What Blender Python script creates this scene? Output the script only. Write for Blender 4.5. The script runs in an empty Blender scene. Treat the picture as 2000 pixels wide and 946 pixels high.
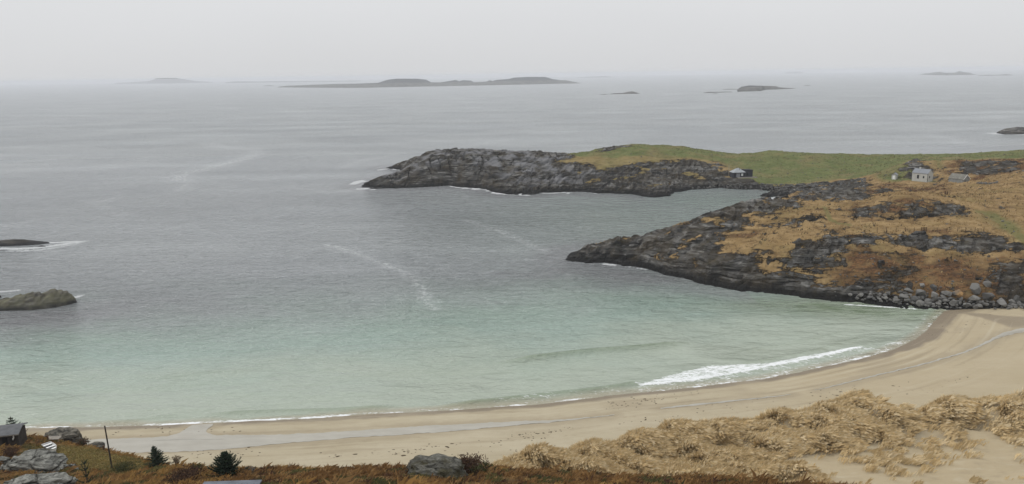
import bpy, bmesh, math, random
import numpy as np
from mathutils import Vector, Matrix, noise as mn

random.seed(7)
rng = np.random.default_rng(11)
sc = bpy.context.scene
COL = sc.collection
R = math.radians

# ------------------------------------------------------------------ camera, sky, sun, exposure
CAM_H, F_PX = 55.0, 1500.0
PITCH, ROLL = math.atan(327.0 / 1500.0), math.atan(0.0145)
_f = np.array([0, math.cos(PITCH), -math.sin(PITCH)])
_u0 = np.array([0, math.sin(PITCH), math.cos(PITCH)])
_r0 = np.array([1.0, 0, 0])
_r = _r0 * math.cos(ROLL) - _u0 * math.sin(ROLL)
_u = _u0 * math.cos(ROLL) + _r0 * math.sin(ROLL)

cam = bpy.data.cameras.new('camera')
cam.sensor_width = 36.0
cam.lens = 36.0 * F_PX / 2000.0
cam.clip_start, cam.clip_end = 0.5, 90000.0
camo = bpy.data.objects.new('camera', cam)
COL.objects.link(camo)
camo.matrix_world = Matrix(((_r[0], _u[0], -_f[0], 0), (_r[1], _u[1], -_f[1], 0), (_r[2], _u[2], -_f[2], CAM_H), (0, 0, 0, 1)))
sc.camera = camo

SUN_ELEV, SUN_AZ = R(44), R(-82)        # a veiled sun, off to the left
world = bpy.data.worlds.new('World')
sc.world = world
world.use_nodes = True
wn, wl = world.node_tree.nodes, world.node_tree.links
wn.clear()
w_out = wn.new('ShaderNodeOutputWorld')
w_sky = wn.new('ShaderNodeTexSky')
w_sky.sky_type = 'NISHITA'
w_sky.sun_disc = False
w_sky.sun_elevation = SUN_ELEV
w_sky.sun_rotation = SUN_AZ
w_bg1 = wn.new('ShaderNodeBackground')
w_bg1.inputs['Strength'].default_value = 0.05
wl.new(w_sky.outputs[0], w_bg1.inputs['Color'])
# the even cloud deck of an overcast day: brightest overhead, a little duller at the horizon
w_tc = wn.new('ShaderNodeTexCoord')
w_sep = wn.new('ShaderNodeSeparateXYZ')
wl.new(w_tc.outputs['Generated'], w_sep.inputs[0])
w_mr = wn.new('ShaderNodeMapRange')
w_mr.inputs['From Min'].default_value = 0.0
w_mr.inputs['From Max'].default_value = 1.0
w_mr.inputs['To Min'].default_value = 0.685
w_mr.inputs['To Max'].default_value = 1.55
wl.new(w_sep.outputs['Z'], w_mr.inputs['Value'])
w_no = wn.new('ShaderNodeTexNoise')
w_no.inputs['Scale'].default_value = 2.2
w_no.inputs['Detail'].default_value = 3
w_map = wn.new('ShaderNodeMapping')
w_map.inputs['Scale'].default_value = (1, 1, 3.5)
wl.new(w_tc.outputs['Generated'], w_map.inputs[0])
wl.new(w_map.outputs[0], w_no.inputs['Vector'])
w_m2 = wn.new('ShaderNodeMapRange')
w_m2.inputs['To Min'].default_value = 0.965
w_m2.inputs['To Max'].default_value = 1.035
wl.new(w_no.outputs['Fac'], w_m2.inputs['Value'])
w_mul = wn.new('ShaderNodeMath'); w_mul.operation = 'MULTIPLY'
wl.new(w_mr.outputs[0], w_mul.inputs[0]); wl.new(w_m2.outputs[0], w_mul.inputs[1])
w_bg2 = wn.new('ShaderNodeBackground')
w_bg2.inputs['Color'].default_value = (0.985, 0.995, 1.015, 1)
wl.new(w_mul.outputs[0], w_bg2.inputs['Strength'])
w_mix = wn.new('ShaderNodeMixShader')
w_mix.inputs[0].default_value = 0.96       # cloud cover
wl.new(w_bg1.outputs[0], w_mix.inputs[1]); wl.new(w_bg2.outputs[0], w_mix.inputs[2])
wl.new(w_mix.outputs[0], w_out.inputs['Surface'])

sun = bpy.data.lights.new('sun', 'SUN')
sun.energy = 1.15
sun.angle = R(16)
sun.color = (1.0, 0.97, 0.92)
suno = bpy.data.objects.new('sun', sun)
COL.objects.link(suno)
_sd = Vector((math.sin(SUN_AZ) * math.cos(SUN_ELEV), math.cos(SUN_AZ) * math.cos(SUN_ELEV), math.sin(SUN_ELEV)))
suno.rotation_euler = (-_sd).to_track_quat('-Z', 'Y').to_euler()

sc.view_settings.view_transform = 'Standard'
sc.view_settings.look = 'None'
sc.view_settings.exposure = 0.0
sc.view_settings.gamma = 1.0
sc.view_settings.use_curve_mapping = False
sc.render.engine = 'CYCLES'
sc.cycles.use_denoising = True
sc.cycles.max_bounces = 6
sc.cycles.diffuse_bounces = 3
sc.cycles.glossy_bounces = 3
sc.cycles.volume_bounces = 2

# ------------------------------------------------------------------ helpers
CAM = np.array([0, 0, CAM_H])
def ray(px, py):
    return _f + (px - 1000.0) / F_PX * _r + (473.0 - py) / F_PX * _u
def at(px, py, z=0.0):
    d = ray(px, py)
    t = (z - CAM_H) / d[2]
    return CAM + t * d
def at_y(px, py, y):
    d = ray(px, py)
    return CAM + d * (y / d[1])

_perm = np.random.default_rng(5).permutation(256)
_perm = np.concatenate([_perm, _perm])
_ga = np.linspace(0, 2 * np.pi, 256, endpoint=False)
_gx, _gy = np.cos(_ga * 37.0), np.sin(_ga * 37.0)
def perlin(x, y, seed=0):
    x = np.asarray(x, float) + seed * 17.13; y = np.asarray(y, float) + seed * 9.71
    xi = np.floor(x).astype(int); yi = np.floor(y).astype(int)
    xf, yf = x - xi, y - yi
    u = xf * xf * xf * (xf * (xf * 6 - 15) + 10); v = yf * yf * yf * (yf * (yf * 6 - 15) + 10)
    def g(ix, iy, fx, fy):
        h = _perm[_perm[ix & 255] + (iy & 255)]
        return _gx[h] * fx + _gy[h] * fy
    a = g(xi, yi, xf, yf); b = g(xi + 1, yi, xf - 1, yf)
    c = g(xi, yi + 1, xf, yf - 1); d = g(xi + 1, yi + 1, xf - 1, yf - 1)
    return 1.5 * (a + u * (b - a) + v * ((c + u * (d - c)) - (a + u * (b - a))))
def fbm(x, y, octv=4, seed=0, gain=0.5):
    s = 0; a = 1.0; t = 0
    for k in range(octv):
        s = s + a * perlin(x, y, seed + k * 3); t += a
        x = x * 2.03 + 1.7; y = y * 2.03 - 3.1; a *= gain
    return s / t * 1.35
def ridged(x, y, octv=4, seed=0):
    s = 0; a = 1.0; t = 0
    for k in range(octv):
        s = s + a * (1 - np.abs(perlin(x, y, seed + k * 3)) * 1.6); t += a
        x = x * 2.1 + 0.7; y = y * 2.1 + 2.3; a *= 0.5
    return s / t
def sstep(a, b, x):
    t = np.clip((x - a) / (b - a), 0, 1)
    return t * t * (3 - 2 * t)

def tps(P, V, smooth=0.0):
    P = np.array(P, float); V = np.array(V, float)
    c = P.mean(0); s = P.std()
    Q = (P - c) / s
    n = len(Q)
    d2 = ((Q[:, None] - Q[None]) ** 2).sum(-1)
    K = 0.5 * d2 * np.log(d2 + 1e-12) + smooth * np.eye(n)
    M = np.zeros((n + 3, n + 3)); M[:n, :n] = K; M[:n, n] = 1; M[:n, n + 1:] = Q
    M[n, :n] = 1; M[n + 1:, :n] = Q.T
    w = np.linalg.solve(M, np.concatenate([V, np.zeros(3)]))
    def ev(x, y):
        x = (x - c[0]) / s; y = (y - c[1]) / s
        r = w[n] + w[n + 1] * x + w[n + 2] * y
        for k in range(n):
            e = (x - Q[k, 0]) ** 2 + (y - Q[k, 1]) ** 2
            r = r + w[k] * 0.5 * e * np.log(e + 1e-12)
        return r
    return ev

def polydist(P, x, y, closed=True, width=None):
    """distance to a polyline; negative inside when closed.  With closed=False also returns the arc parameter 0..1"""
    P = np.array(P, float)[:, :2]
    best = np.full(np.shape(x), 1e18); inside = np.zeros(np.shape(x), bool); par = np.zeros(np.shape(x))
    n = len(P); m = n if closed else n - 1
    seg = np.linalg.norm(np.roll(P, -1, 0) - P, axis=1)[:m]
    acc = np.concatenate([[0], np.cumsum(seg)]); tot = max(acc[-1], 1e-9)
    for i in range(m):
        a, b = P[i], P[(i + 1) % n]
        ab = b - a; L = max(ab @ ab, 1e-12)
        t = np.clip(((x - a[0]) * ab[0] + (y - a[1]) * ab[1]) / L, 0, 1)
        d = (x - a[0] - t * ab[0]) ** 2 + (y - a[1] - t * ab[1]) ** 2
        k = d < best
        best = np.where(k, d, best)
        if not closed:
            par = np.where(k, (acc[i] + t * seg[i]) / tot, par)
        else:
            c = ((a[1] > y) != (b[1] > y)) & (x < (b[0] - a[0]) * (y - a[1]) / (b[1] - a[1] + 1e-30) + a[0])
            inside ^= c
    best = np.sqrt(best)
    if closed:
        return np.where(inside, -best, best)
    return best, par

def smooth_line(P, n):
    """Catmull-Rom resample"""
    P = np.array(P, float)
    seg = np.concatenate([[0], np.cumsum(np.linalg.norm(np.diff(P, axis=0), axis=1))])
    ts = np.linspace(0, seg[-1], n)
    Q = np.vstack([2 * P[0] - P[1], P, 2 * P[-1] - P[-2]])
    out = []
    for t in ts:
        i = min(max(np.searchsorted(seg, t, 'right') - 1, 0), len(P) - 2)
        u = (t - seg[i]) / (seg[i + 1] - seg[i])
        p0, p1, p2, p3 = Q[i], Q[i + 1], Q[i + 2], Q[i + 3]
        out.append(0.5 * (2 * p1 + (p2 - p0) * u + (2 * p0 - 5 * p1 + 4 * p2 - p3) * u * u + (3 * p1 - p0 - 3 * p2 + p3) * u ** 3))
    return np.array(out)

class Field:
    def __init__(s, xs, ys, Z):
        s.xs, s.ys, s.Z = xs, ys, Z
    def z(s, x, y):
        fx = np.clip((np.asarray(x, float) - s.xs[0]) / (s.xs[1] - s.xs[0]), 0, len(s.xs) - 1.001)
        fy = np.clip((np.asarray(y, float) - s.ys[0]) / (s.ys[1] - s.ys[0]), 0, len(s.ys) - 1.001)
        i = fx.astype(int); j = fy.astype(int); u = fx - i; v = fy - j
        Z = s.Z
        return (Z[j, i] * (1 - u) + Z[j, i + 1] * u) * (1 - v) + (Z[j + 1, i] * (1 - u) + Z[j + 1, i + 1] * u) * v
    def hit(s, px, py):
        d = ray(px, py)
        t = np.linspace(s.ys[0] / d[1], s.ys[-1] / d[1], 4000)
        X, Y, ZZ = d[0] * t, d[1] * t, CAM_H + d[2] * t
        g = ZZ - s.z(X, Y)
        k = np.argmax(g < 0) if (g < 0).any() else np.argmin(g)
        return np.array([X[k], Y[k], float(s.z(X[k], Y[k]))])

def add_attrs(me, attrs):
    for k, a in (attrs or {}).items():
        if a.ndim == 1:
            at_ = me.attributes.new(k, 'FLOAT', 'POINT'); at_.data.foreach_set('value', a.astype(np.float32))
        else:
            at_ = me.attributes.new(k, 'FLOAT_COLOR', 'POINT')
            c = np.ones((len(a), 4), np.float32); c[:, :3] = a
            at_.data.foreach_set('color', c.ravel())

def raw_mesh(name, V, faces, mat, smooth=True, attrs=None, parent=None):
    """V (n,3), faces (m,k) with one k"""
    V = np.ascontiguousarray(V, np.float32); faces = np.ascontiguousarray(faces, np.int32)
    me = bpy.data.meshes.new(name)
    me.vertices.add(len(V)); me.vertices.foreach_set('co', V.ravel())
    k = faces.shape[1]
    me.loops.add(faces.size); me.loops.foreach_set('vertex_index', faces.ravel())
    me.polygons.add(len(faces))
    me.polygons.foreach_set('loop_start', np.arange(0, faces.size, k, dtype=np.int32))
    me.polygons.foreach_set('loop_total', np.full(len(faces), k, np.int32))
    me.polygons.foreach_set('use_smooth', np.full(len(faces), smooth, bool))
    me.update(calc_edges=True); me.validate()
    add_attrs(me, attrs)
    if mat: me.materials.append(mat)
    o = bpy.data.objects.new(name, me); COL.objects.link(o)
    if parent: o.parent = parent
    return o

def grid_obj(name, X, Y, Z, mat, keep=None, attrs=None, smooth=True):
    ny, nx = Z.shape
    idx = np.arange(nx * ny).reshape(ny, nx)
    q = np.stack([idx[:-1, :-1], idx[:-1, 1:], idx[1:, 1:], idx[1:, :-1]], -1).reshape(-1, 4)
    if keep is not None:
        k = keep.ravel(); q = q[k[q].any(1)]
    used = np.unique(q); remap = np.zeros(nx * ny, np.int64); remap[used] = np.arange(len(used))
    V = np.stack([X.ravel()[used], Y.ravel()[used], Z.ravel()[used]], -1)
    A = {k: a.ravel()[used] for k, a in (attrs or {}).items()}
    return raw_mesh(name, V, remap[q], mat, smooth, A)

def tag(o, label, cat=None, group=None, kind=None):
    o['label'] = label
    if cat: o['category'] = cat
    if group: o['group'] = group
    if kind: o['kind'] = kind
    return o
def empty(name, loc, rz=0.0):
    o = bpy.data.objects.new(name, None); COL.objects.link(o)
    o.location = Vector([float(c) for c in loc]); o.rotation_euler = (0, 0, rz)
    return o
def bm_obj(name, bm, mat, parent=None, smooth=False, loc=None):
    me = bpy.data.meshes.new(name); bm.normal_update(); bm.to_mesh(me); bm.free()
    if mat: me.materials.append(mat)
    if smooth: me.polygons.foreach_set('use_smooth', [True] * len(me.polygons))
    o = bpy.data.objects.new(name, me); COL.objects.link(o)
    if parent: o.parent = parent
    if loc is not None: o.location = loc
    return o
def box(bm, x0, x1, y0, y1, z0, z1):
    v = [bm.verts.new(c) for c in ((x0, y0, z0), (x1, y0, z0), (x1, y1, z0), (x0, y1, z0), (x0, y0, z1), (x1, y0, z1), (x1, y1, z1), (x0, y1, z1))]
    for f in ((0, 3, 2, 1), (4, 5, 6, 7), (0, 1, 5, 4), (1, 2, 6, 5), (2, 3, 7, 6), (3, 0, 4, 7)):
        bm.faces.new([v[i] for i in f])
def prism(bm, poly, axis_from, axis_to, axis='y'):
    """extrude a polygon (list of 2D points in the xz plane) along y"""
    a = [bm.verts.new((p[0], axis_from, p[1])) for p in poly]
    b = [bm.verts.new((p[0], axis_to, p[1])) for p in poly]
    n = len(poly)
    bm.faces.new(a); bm.faces.new(b[::-1])
    for i in range(n): bm.faces.new((a[(i + 1) % n], a[i], b[i], b[(i + 1) % n]))
    bmesh.ops.recalc_face_normals(bm, faces=bm.faces)
def boxpart(name, mat, parent, *dims, bevel=0.0):
    bm = bmesh.new(); box(bm, *dims)
    if bevel: bmesh.ops.bevel(bm, geom=bm.edges[:], offset=bevel, segments=1, affect='EDGES')
    return bm_obj(name, bm, mat, parent)
def tube(bm, pts, radii, n=6):
    rings = []
    for i, p in enumerate(pts):
        p = Vector(p)
        d = (Vector(pts[min(i + 1, len(pts) - 1)]) - Vector(pts[max(i - 1, 0)])).normalized()
        a = d.orthogonal().normalized(); b = d.cross(a)
        rings.append([bm.verts.new(p + (a * math.cos(2 * math.pi * k / n) + b * math.sin(2 * math.pi * k / n)) * radii[i]) for k in range(n)])
    for r0, r1 in zip(rings, rings[1:]):
        for k in range(n): bm.faces.new((r0[k], r0[(k + 1) % n], r1[(k + 1) % n], r1[k]))
    bm.faces.new(rings[0][::-1]); bm.faces.new(rings[-1])

# ------------------------------------------------------------------ materials
class NT:
    def __init__(s, name):
        s.m = bpy.data.materials.new(name); s.m.use_nodes = True
        s.n, s.l = s.m.node_tree.nodes, s.m.node_tree.links
        s.b = s.n['Principled BSDF']; s.out = s.n['Material Output']
        s.b.inputs['Specular IOR Level'].default_value = 0.06
        s.tc = None
    def put(s, sock, v):
        if hasattr(v, 'is_output') or isinstance(v, bpy.types.NodeSocket): s.l.new(v, sock)
        elif isinstance(v, tuple) and len(v) == 3 and sock.type == 'RGBA': sock.default_value = (*v, 1)
        else: sock.default_value = v
    def attr(s, k, col=False):
        a = s.n.new('ShaderNodeAttribute'); a.attribute_name = k
        return a.outputs['Color' if col else 'Fac']
    def pos(s, scale=(1, 1, 1), rot=(0, 0, 0), obj=False):
        if s.tc is None:
            s.geo = s.n.new('ShaderNodeNewGeometry'); s.tc = s.n.new('ShaderNodeTexCoord')
        m = s.n.new('ShaderNodeMapping'); m.inputs['Scale'].default_value = scale; m.inputs['Rotation'].default_value = rot
        s.l.new(s.tc.outputs['Object'] if obj else s.geo.outputs['Position'], m.inputs[0])
        return m.outputs[0]
    def noise(s, scale, detail=4, rough=0.55, vec=None, dist=0.0):
        t = s.n.new('ShaderNodeTexNoise'); t.inputs['Scale'].default_value = scale; t.inputs['Detail'].default_value = detail
        t.inputs['Roughness'].default_value = rough; t.inputs['Distortion'].default_value = dist
        s.l.new(vec if vec is not None else s.pos(), t.inputs['Vector'])
        return t.outputs['Fac']
    def voro(s, scale, vec=None, feature='F1', rnd=1.0, out='Distance'):
        t = s.n.new('ShaderNodeTexVoronoi'); t.feature = feature; t.inputs['Scale'].default_value = scale
        t.inputs['Randomness'].default_value = rnd
        s.l.new(vec if vec is not None else s.pos(), t.inputs['Vector'])
        return t.outputs[out]
    def ramp(s, fac, a, b, lo=0.0, hi=1.0, smooth=False):
        t = s.n.new('ShaderNodeMapRange'); t.clamp = True
        if smooth: t.interpolation_type = 'SMOOTHSTEP'
        t.inputs['From Min'].default_value = a; t.inputs['From Max'].default_value = b
        t.inputs['To Min'].default_value = lo; t.inputs['To Max'].default_value = hi
        s.l.new(fac, t.inputs['Value']); return t.outputs[0]
    def mix(s, fac, a, b, mode='MIX'):
        t = s.n.new('ShaderNodeMix'); t.data_type = 'RGBA'; t.blend_type = mode
        s.put(t.inputs[0], fac); s.put(t.inputs[6], a); s.put(t.inputs[7], b); return t.outputs[2]
    def math(s, op, a, b=0.0, clamp=False):
        t = s.n.new('ShaderNodeMath'); t.operation = op; t.use_clamp = clamp
        s.put(t.inputs[0], a); s.put(t.inputs[1], b); return t.outputs[0]
    def bump(s, h, strength=1.0, dist=0.1, prev=None):
        t = s.n.new('ShaderNodeBump'); t.inputs['Strength'].default_value = strength; t.inputs['Distance'].default_value = dist
        s.l.new(h, t.inputs['Height'])
        if prev is not None: s.l.new(prev, t.inputs['Normal'])
        return t.outputs[0]
    def done(s, color, rough=0.9, normal=None):
        s.put(s.b.inputs['Base Color'], color); s.put(s.b.inputs['Roughness'], rough)
        if normal is not None: s.l.new(normal, s.b.inputs['Normal'])
        return s.m

def simple(name, col, rough=0.8, var=0.25, scale=3.0, bump=0.0):
    t = NT(name)
    n = t.noise(scale, 5)
    c = t.mix(t.ramp(n, 0.3, 0.7), tuple(x * (1 - var) for x in col), tuple(min(x * (1 + var), 1) for x in col))
    return t.done(c, rough, t.bump(n, bump, 0.05) if bump else None)

def rock_color(t, dark=1.0, strata_rot=(0, R(28), 0), obj=False, sc_=1.0):
    """grey, bedded rock with dark seams: returns colour and height"""
    v = t.pos((0.10 * sc_, 0.16 * sc_, 1.0 * sc_), strata_rot, obj)
    n1 = t.noise(0.42, 6, 0.66, v, 0.5)
    n4 = t.noise(1.15, 4, 0.6, v, 0.6)
    n2 = t.noise(0.13 * sc_, 4, 0.6, t.pos((1, 1, 1), (0, 0, 0), obj))
    n3 = t.noise(0.55 * sc_, 5, 0.65, t.pos((1, 1, 1), (0, 0, 0), obj))
    d = dark
    c = t.mix(t.ramp(n1, 0.36, 0.64), (0.022 * d, 0.021 * d, 0.021 * d), (0.130 * d, 0.126 * d, 0.118 * d))
    c = t.mix(t.ramp(n4, 0.55, 0.64, 0, 0.8), c, (0.245 * d, 0.240 * d, 0.228 * d))
    c = t.mix(t.ramp(n4, 0.50, 0.41, 0, 0.92), c, (0.010 * d, 0.010 * d, 0.010 * d))
    c = t.mix(t.ramp(n2, 0.42, 0.62, 0, 0.6), c, (0.062 * d, 0.049 * d, 0.032 * d))
    c = t.mix(t.ramp(n3, 0.56, 0.70, 0, 0.5), c, (0.050 * d, 0.048 * d, 0.026 * d))
    h = t.math('ADD', n1, t.math('MULTIPLY', n4, 0.45))
    return c, h

def land_material(name):
    t = NT(name)
    rock, h = rock_color(t, 0.80)
    n_f = t.noise(1.3, 5, 0.65, t.pos((0.7, 1.6, 1)))
    n_m = t.noise(0.22, 5, 0.6)
    n_b = t.noise(0.07, 3, 0.6)
    n_s = t.noise(0.9, 6, 0.68, t.pos((0.16, 0.30, 1.1), (0, R(24), 0)), 0.6)
    tan = t.mix(t.ramp(n_m, 0.3, 0.7), (0.188, 0.125, 0.056), (0.262, 0.182, 0.088))
    tan = t.mix(t.ramp(n_s, 0.50, 0.66, 0, 0.85), tan, (0.090, 0.054, 0.025))
    tan = t.mix(t.ramp(n_f, 0.50, 0.72, 0, 0.6), tan, (0.165, 0.096, 0.036))
    tan = t.mix(t.ramp(n_s, 0.46, 0.34, 0, 0.6), tan, (0.300, 0.215, 0.108))
    tan = t.mix(t.ramp(n_b, 0.52, 0.66, 0, 0.45), tan, (0.135, 0.108, 0.042))
    rust = t.mix(t.ramp(n_f, 0.38, 0.62), (0.036, 0.021, 0.013), (0.150, 0.078, 0.034))
    rust = t.mix(t.ramp(n_s, 0.5, 0.62, 0, 0.7), rust, (0.038, 0.024, 0.016))
    rust = t.mix(t.ramp(n_m, 0.55, 0.7, 0, 0.5), rust, (0.10, 0.088, 0.034))
    green = t.mix(t.ramp(n_m, 0.3, 0.7), (0.072, 0.092, 0.030), (0.128, 0.138, 0.052))
    green = t.mix(t.ramp(n_b, 0.48, 0.68, 0, 0.75), green, (0.165, 0.132, 0.062))
    green = t.mix(t.ramp(n_s, 0.52, 0.66, 0, 0.5), green, (0.070, 0.066, 0.028))
    green = t.mix(t.ramp(n_f, 0.60, 0.74, 0, 0.6), green, (0.205, 0.190, 0.115))
    green = t.mix(t.ramp(n_f, 0.42, 0.28, 0, 0.7), green, (0.062, 0.066, 0.026))
    veg = t.mix(t.attr('rust'), tan, rust)
    veg = t.mix(t.attr('green'), veg, green)
    # ragged edge between turf and stone
    ra = t.attr('rock')
    wgt = t.math('ADD', t.math('MULTIPLY', t.math('MULTIPLY', ra, t.math('SUBTRACT', 1.0, ra)), 6.0), 0.45)
    rag = t.math('ADD', t.math('MULTIPLY', t.math('SUBTRACT', n_f, 0.5), 0.9), t.math('MULTIPLY', t.math('SUBTRACT', n_s, 0.5), 1.9))
    rk = t.math('ADD', ra, t.math('MULTIPLY', rag, wgt))
    rk0 = rk
    rk = t.ramp(rk, 0.36, 0.64)
    rock = t.mix(t.ramp(t.noise(0.5, 4), 0.58, 0.72, 0, 0.6), rock, (0.062, 0.050, 0.027))     # lichen and thin turf
    rock = t.mix(t.attr('pale'), rock, (0.165, 0.166, 0.174), 'MIX')
    wet = t.attr('wet')
    rock = t.mix(wet, rock, (0.011, 0.011, 0.011))
    veg = t.mix(t.ramp(rk0, 0.06, 0.40, 0, 0.75), veg, t.mix(n_f, (0.050, 0.032, 0.019), (0.120, 0.080, 0.036)))      # heather and thin turf at the edge of the stone
    c = t.mix(rk, veg, rock)
    c = t.mix(t.attr('path'), c, (0.115, 0.108, 0.042))
    hh = t.math('ADD', t.math('MULTIPLY', h, rk), t.math('MULTIPLY', n_f, 0.22))
    nb = t.bump(hh, 1.0, 1.1)
    return t.done(c, 0.92, nb)
M_LAND = land_material('coastal_land')

def sand_material():
    t = NT('beach_sand')
    n1 = t.noise(0.12, 4, 0.6, t.pos((0.6, 1.6, 1)))
    n2 = t.noise(3.5, 4, 0.7)
    n3 = t.noise(0.8, 4, 0.6, t.pos((0.5, 1.5, 1)))
    dry = t.mix(t.ramp(n1, 0.3, 0.7), (0.318, 0.274, 0.190), (0.368, 0.324, 0.236))
    dry = t.mix(t.ramp(n3, 0.5, 0.75, 0, 0.35), dry, (0.268, 0.226, 0.154))
    dry = t.mix(t.ramp(n2, 0.60, 0.75, 0, 0.30), dry, (0.225, 0.184, 0.122))
    dry = t.mix(t.attr('warm'), dry, (0.318, 0.250, 0.152))
    dry = t.mix(t.math('MULTIPLY', t.attr('straw'), t.ramp(n2, 0.3, 0.6, 0.55, 1.0)), dry, (0.335, 0.250, 0.130))
    w = t.attr('wet')
    c = t.mix(t.math('MULTIPLY', w, 0.85), dry, (0.150, 0.120, 0.086))
    c = t.mix(t.attr('damp'), c, (0.268, 0.226, 0.158))
    c = t.mix(t.ramp(t.attr('tide'), 0.15, 0.6, 0, 0.55), c, (0.230, 0.190, 0.128))
    c = t.mix(t.ramp(t.attr('tide'), -0.15, -0.6, 0, 0.5), c, (0.390, 0.345, 0.255))
    rough = t.ramp(w, 0, 1, 0.95, 0.35)
    hh = t.math('ADD', n2, t.math('MULTIPLY', n3, 1.5))
    return t.done(c, rough, t.bump(hh, 0.55, 0.10))
M_SAND = sand_material()

def sea_material():
    t = NT('sea_water')
    sh = t.attr('shallow')
    n_big = t.noise(0.010, 3, 0.55)
    n_mid = t.noise(0.05, 4, 0.6, t.pos((0.5, 1.3, 1), (0, 0, R(8))))
    deep = t.mix(t.ramp(n_big, 0.35, 0.65), (0.285, 0.304, 0.312), (0.335, 0.354, 0.356))
    turq = t.mix(t.ramp(n_mid, 0.35, 0.65), (0.230, 0.302, 0.258), (0.255, 0.322, 0.277))
    c = t.mix(t.ramp(sh, 0.0, 0.62), deep, turq)
    c = t.mix(t.ramp(sh, 0.72, 1.0), c, (0.282, 0.316, 0.256))
    c = t.mix(t.ramp(sh, 0.985, 1.0), c, (0.270, 0.255, 0.190))
    c = t.mix(t.attr('weed'), c, (0.220, 0.218, 0.228))
    c = t.mix(t.attr('algae_swell_shade'), c, (0.095, 0.135, 0.068))
    # foam: broken into flecks and laces
    f1 = t.noise(1.1, 6, 0.7, t.pos((0.5, 1.9, 1), (0, 0, R(-16))), 0.8)
    f2 = t.noise(2.6, 4, 0.65, t.pos((0.6, 1.6, 1), (0, 0, R(-16))), 0.5)
    lace = t.math('ADD', t.math('MULTIPLY', t.math('SUBTRACT', f1, 0.5), 1.7), t.math('MULTIPLY', t.math('SUBTRACT', f2, 0.5), 0.9))
    fa = t.attr('foam')
    fm = t.ramp(t.math('ADD', fa, lace), 0.44, 0.68)
    fm = t.math('MULTIPLY', fm, t.ramp(fa, 0.02, 0.16))
    streak = t.math('MULTIPLY', t.attr('streak'), t.ramp(t.noise(0.7, 6, 0.8, t.pos((0.7, 0.8, 1))), 0.42, 0.60))
    fm = t.math('MAXIMUM', fm, t.math('MULTIPLY', streak, 0.62))
    c = t.mix(fm, c, (0.66, 0.675, 0.68))
    # wind ripples and small waves
    w1 = t.noise(0.40, 3, 0.58, t.pos((0.42, 1.0, 1), (0, 0, R(6))), 0.5)
    w2 = t.noise(1.2, 4, 0.65, t.pos((0.55, 1.0, 1), (0, 0, R(-5))), 0.4)
    w3 = t.noise(0.055, 3, 0.5, t.pos((0.5, 1.0, 1), (0, 0, R(10))))
    gust = t.ramp(t.noise(0.014, 4, 0.6, t.pos((0.4, 1.4, 1), (0, 0, R(12)))), 0.3, 0.7, 0.6, 1.35)
    calm = t.attr('calm')
    amp = t.math('MULTIPLY', t.ramp(calm, 0, 1, 1.0, 0.13), gust)
    h = t.math('ADD', t.math('MULTIPLY', w1, 1.0), t.math('MULTIPLY', w2, 0.42))
    h = t.math('ADD', t.math('MULTIPLY', h, amp), t.math('MULTIPLY', w3, 0.8))
    nb = t.bump(h, 1.0, 6.0)
    t.b.inputs['IOR'].default_value = 1.333
    t.b.inputs['Specular IOR Level'].default_value = 0.5
    rough = t.math('MAXIMUM', t.ramp(t.attr('open'), 0, 1, 0.13, 0.38), t.math('MULTIPLY', fm, 0.8))
    return t.done(c, rough, nb)
M_SEA = sea_material()

# ------------------------------------------------------------------ headland and promontory: one landform, two objects
# visible waterline of the promontory, from the sand to its tip, then its far side, the cove, and the outer headland
prom_near = [(2300, 596), (2120, 602), (2000, 606), (1930, 607), (1870, 606), (1830, 604), (1760, 600), (1700, 595), (1640, 589), (1570, 580), (1500, 573),
             (1440, 567), (1375, 556), (1345, 545), (1300, 537), (1275, 531), (1262, 526), (1240, 521), (1215, 518), (1185, 515), (1150, 514), (1107, 508)]
def wpt(px, y):                                   # a point on the plan, by column and distance
    dep = y * math.cos(PITCH) + CAM_H * math.sin(PITCH)
    return ((px - 1000) / F_PX * dep, y)
P = [at(a, b)[:2] for a, b in prom_near]
P += [wpt(1112, 236), wpt(1190, 243), wpt(1262, 247), wpt(1345, 252), wpt(1420, 262), wpt(1480, 285), wpt(1498, 308)]
P += [at(a, b)[:2] for a, b in [(1512, 391), (1538, 383), (1500, 386), (1484, 383), (1498, 378), (1512, 374), (1468, 370), (1412, 367), (1352, 371), (1318, 376), (1308, 384), (1280, 385.5),
                                (1252, 384), (1238, 381), (1205, 378.5), (1168, 378), (1154, 375), (1105, 376), (1059, 377.5), (1040, 381), (1021, 381), (990, 380), (965, 376), (947, 370), (905, 366), (881, 364), (874, 363),
                                (835, 366), (790, 367.5), (734, 369), (702, 365.5), (712, 358), (745, 349), (785, 339), (782, 332), (752, 328.5)]]
P += [wpt(765, 478), wpt(800, 486), wpt(900, 482), wpt(1000, 470), wpt(1080, 476), wpt(1150, 470), wpt(1280, 480), wpt(1420, 472), wpt(1600, 480), wpt(1800, 478), wpt(2000, 485), wpt(2300, 490), (430, 470), (430, 150), (180, 150)]
LAND_POLY = np.array(P)

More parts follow.
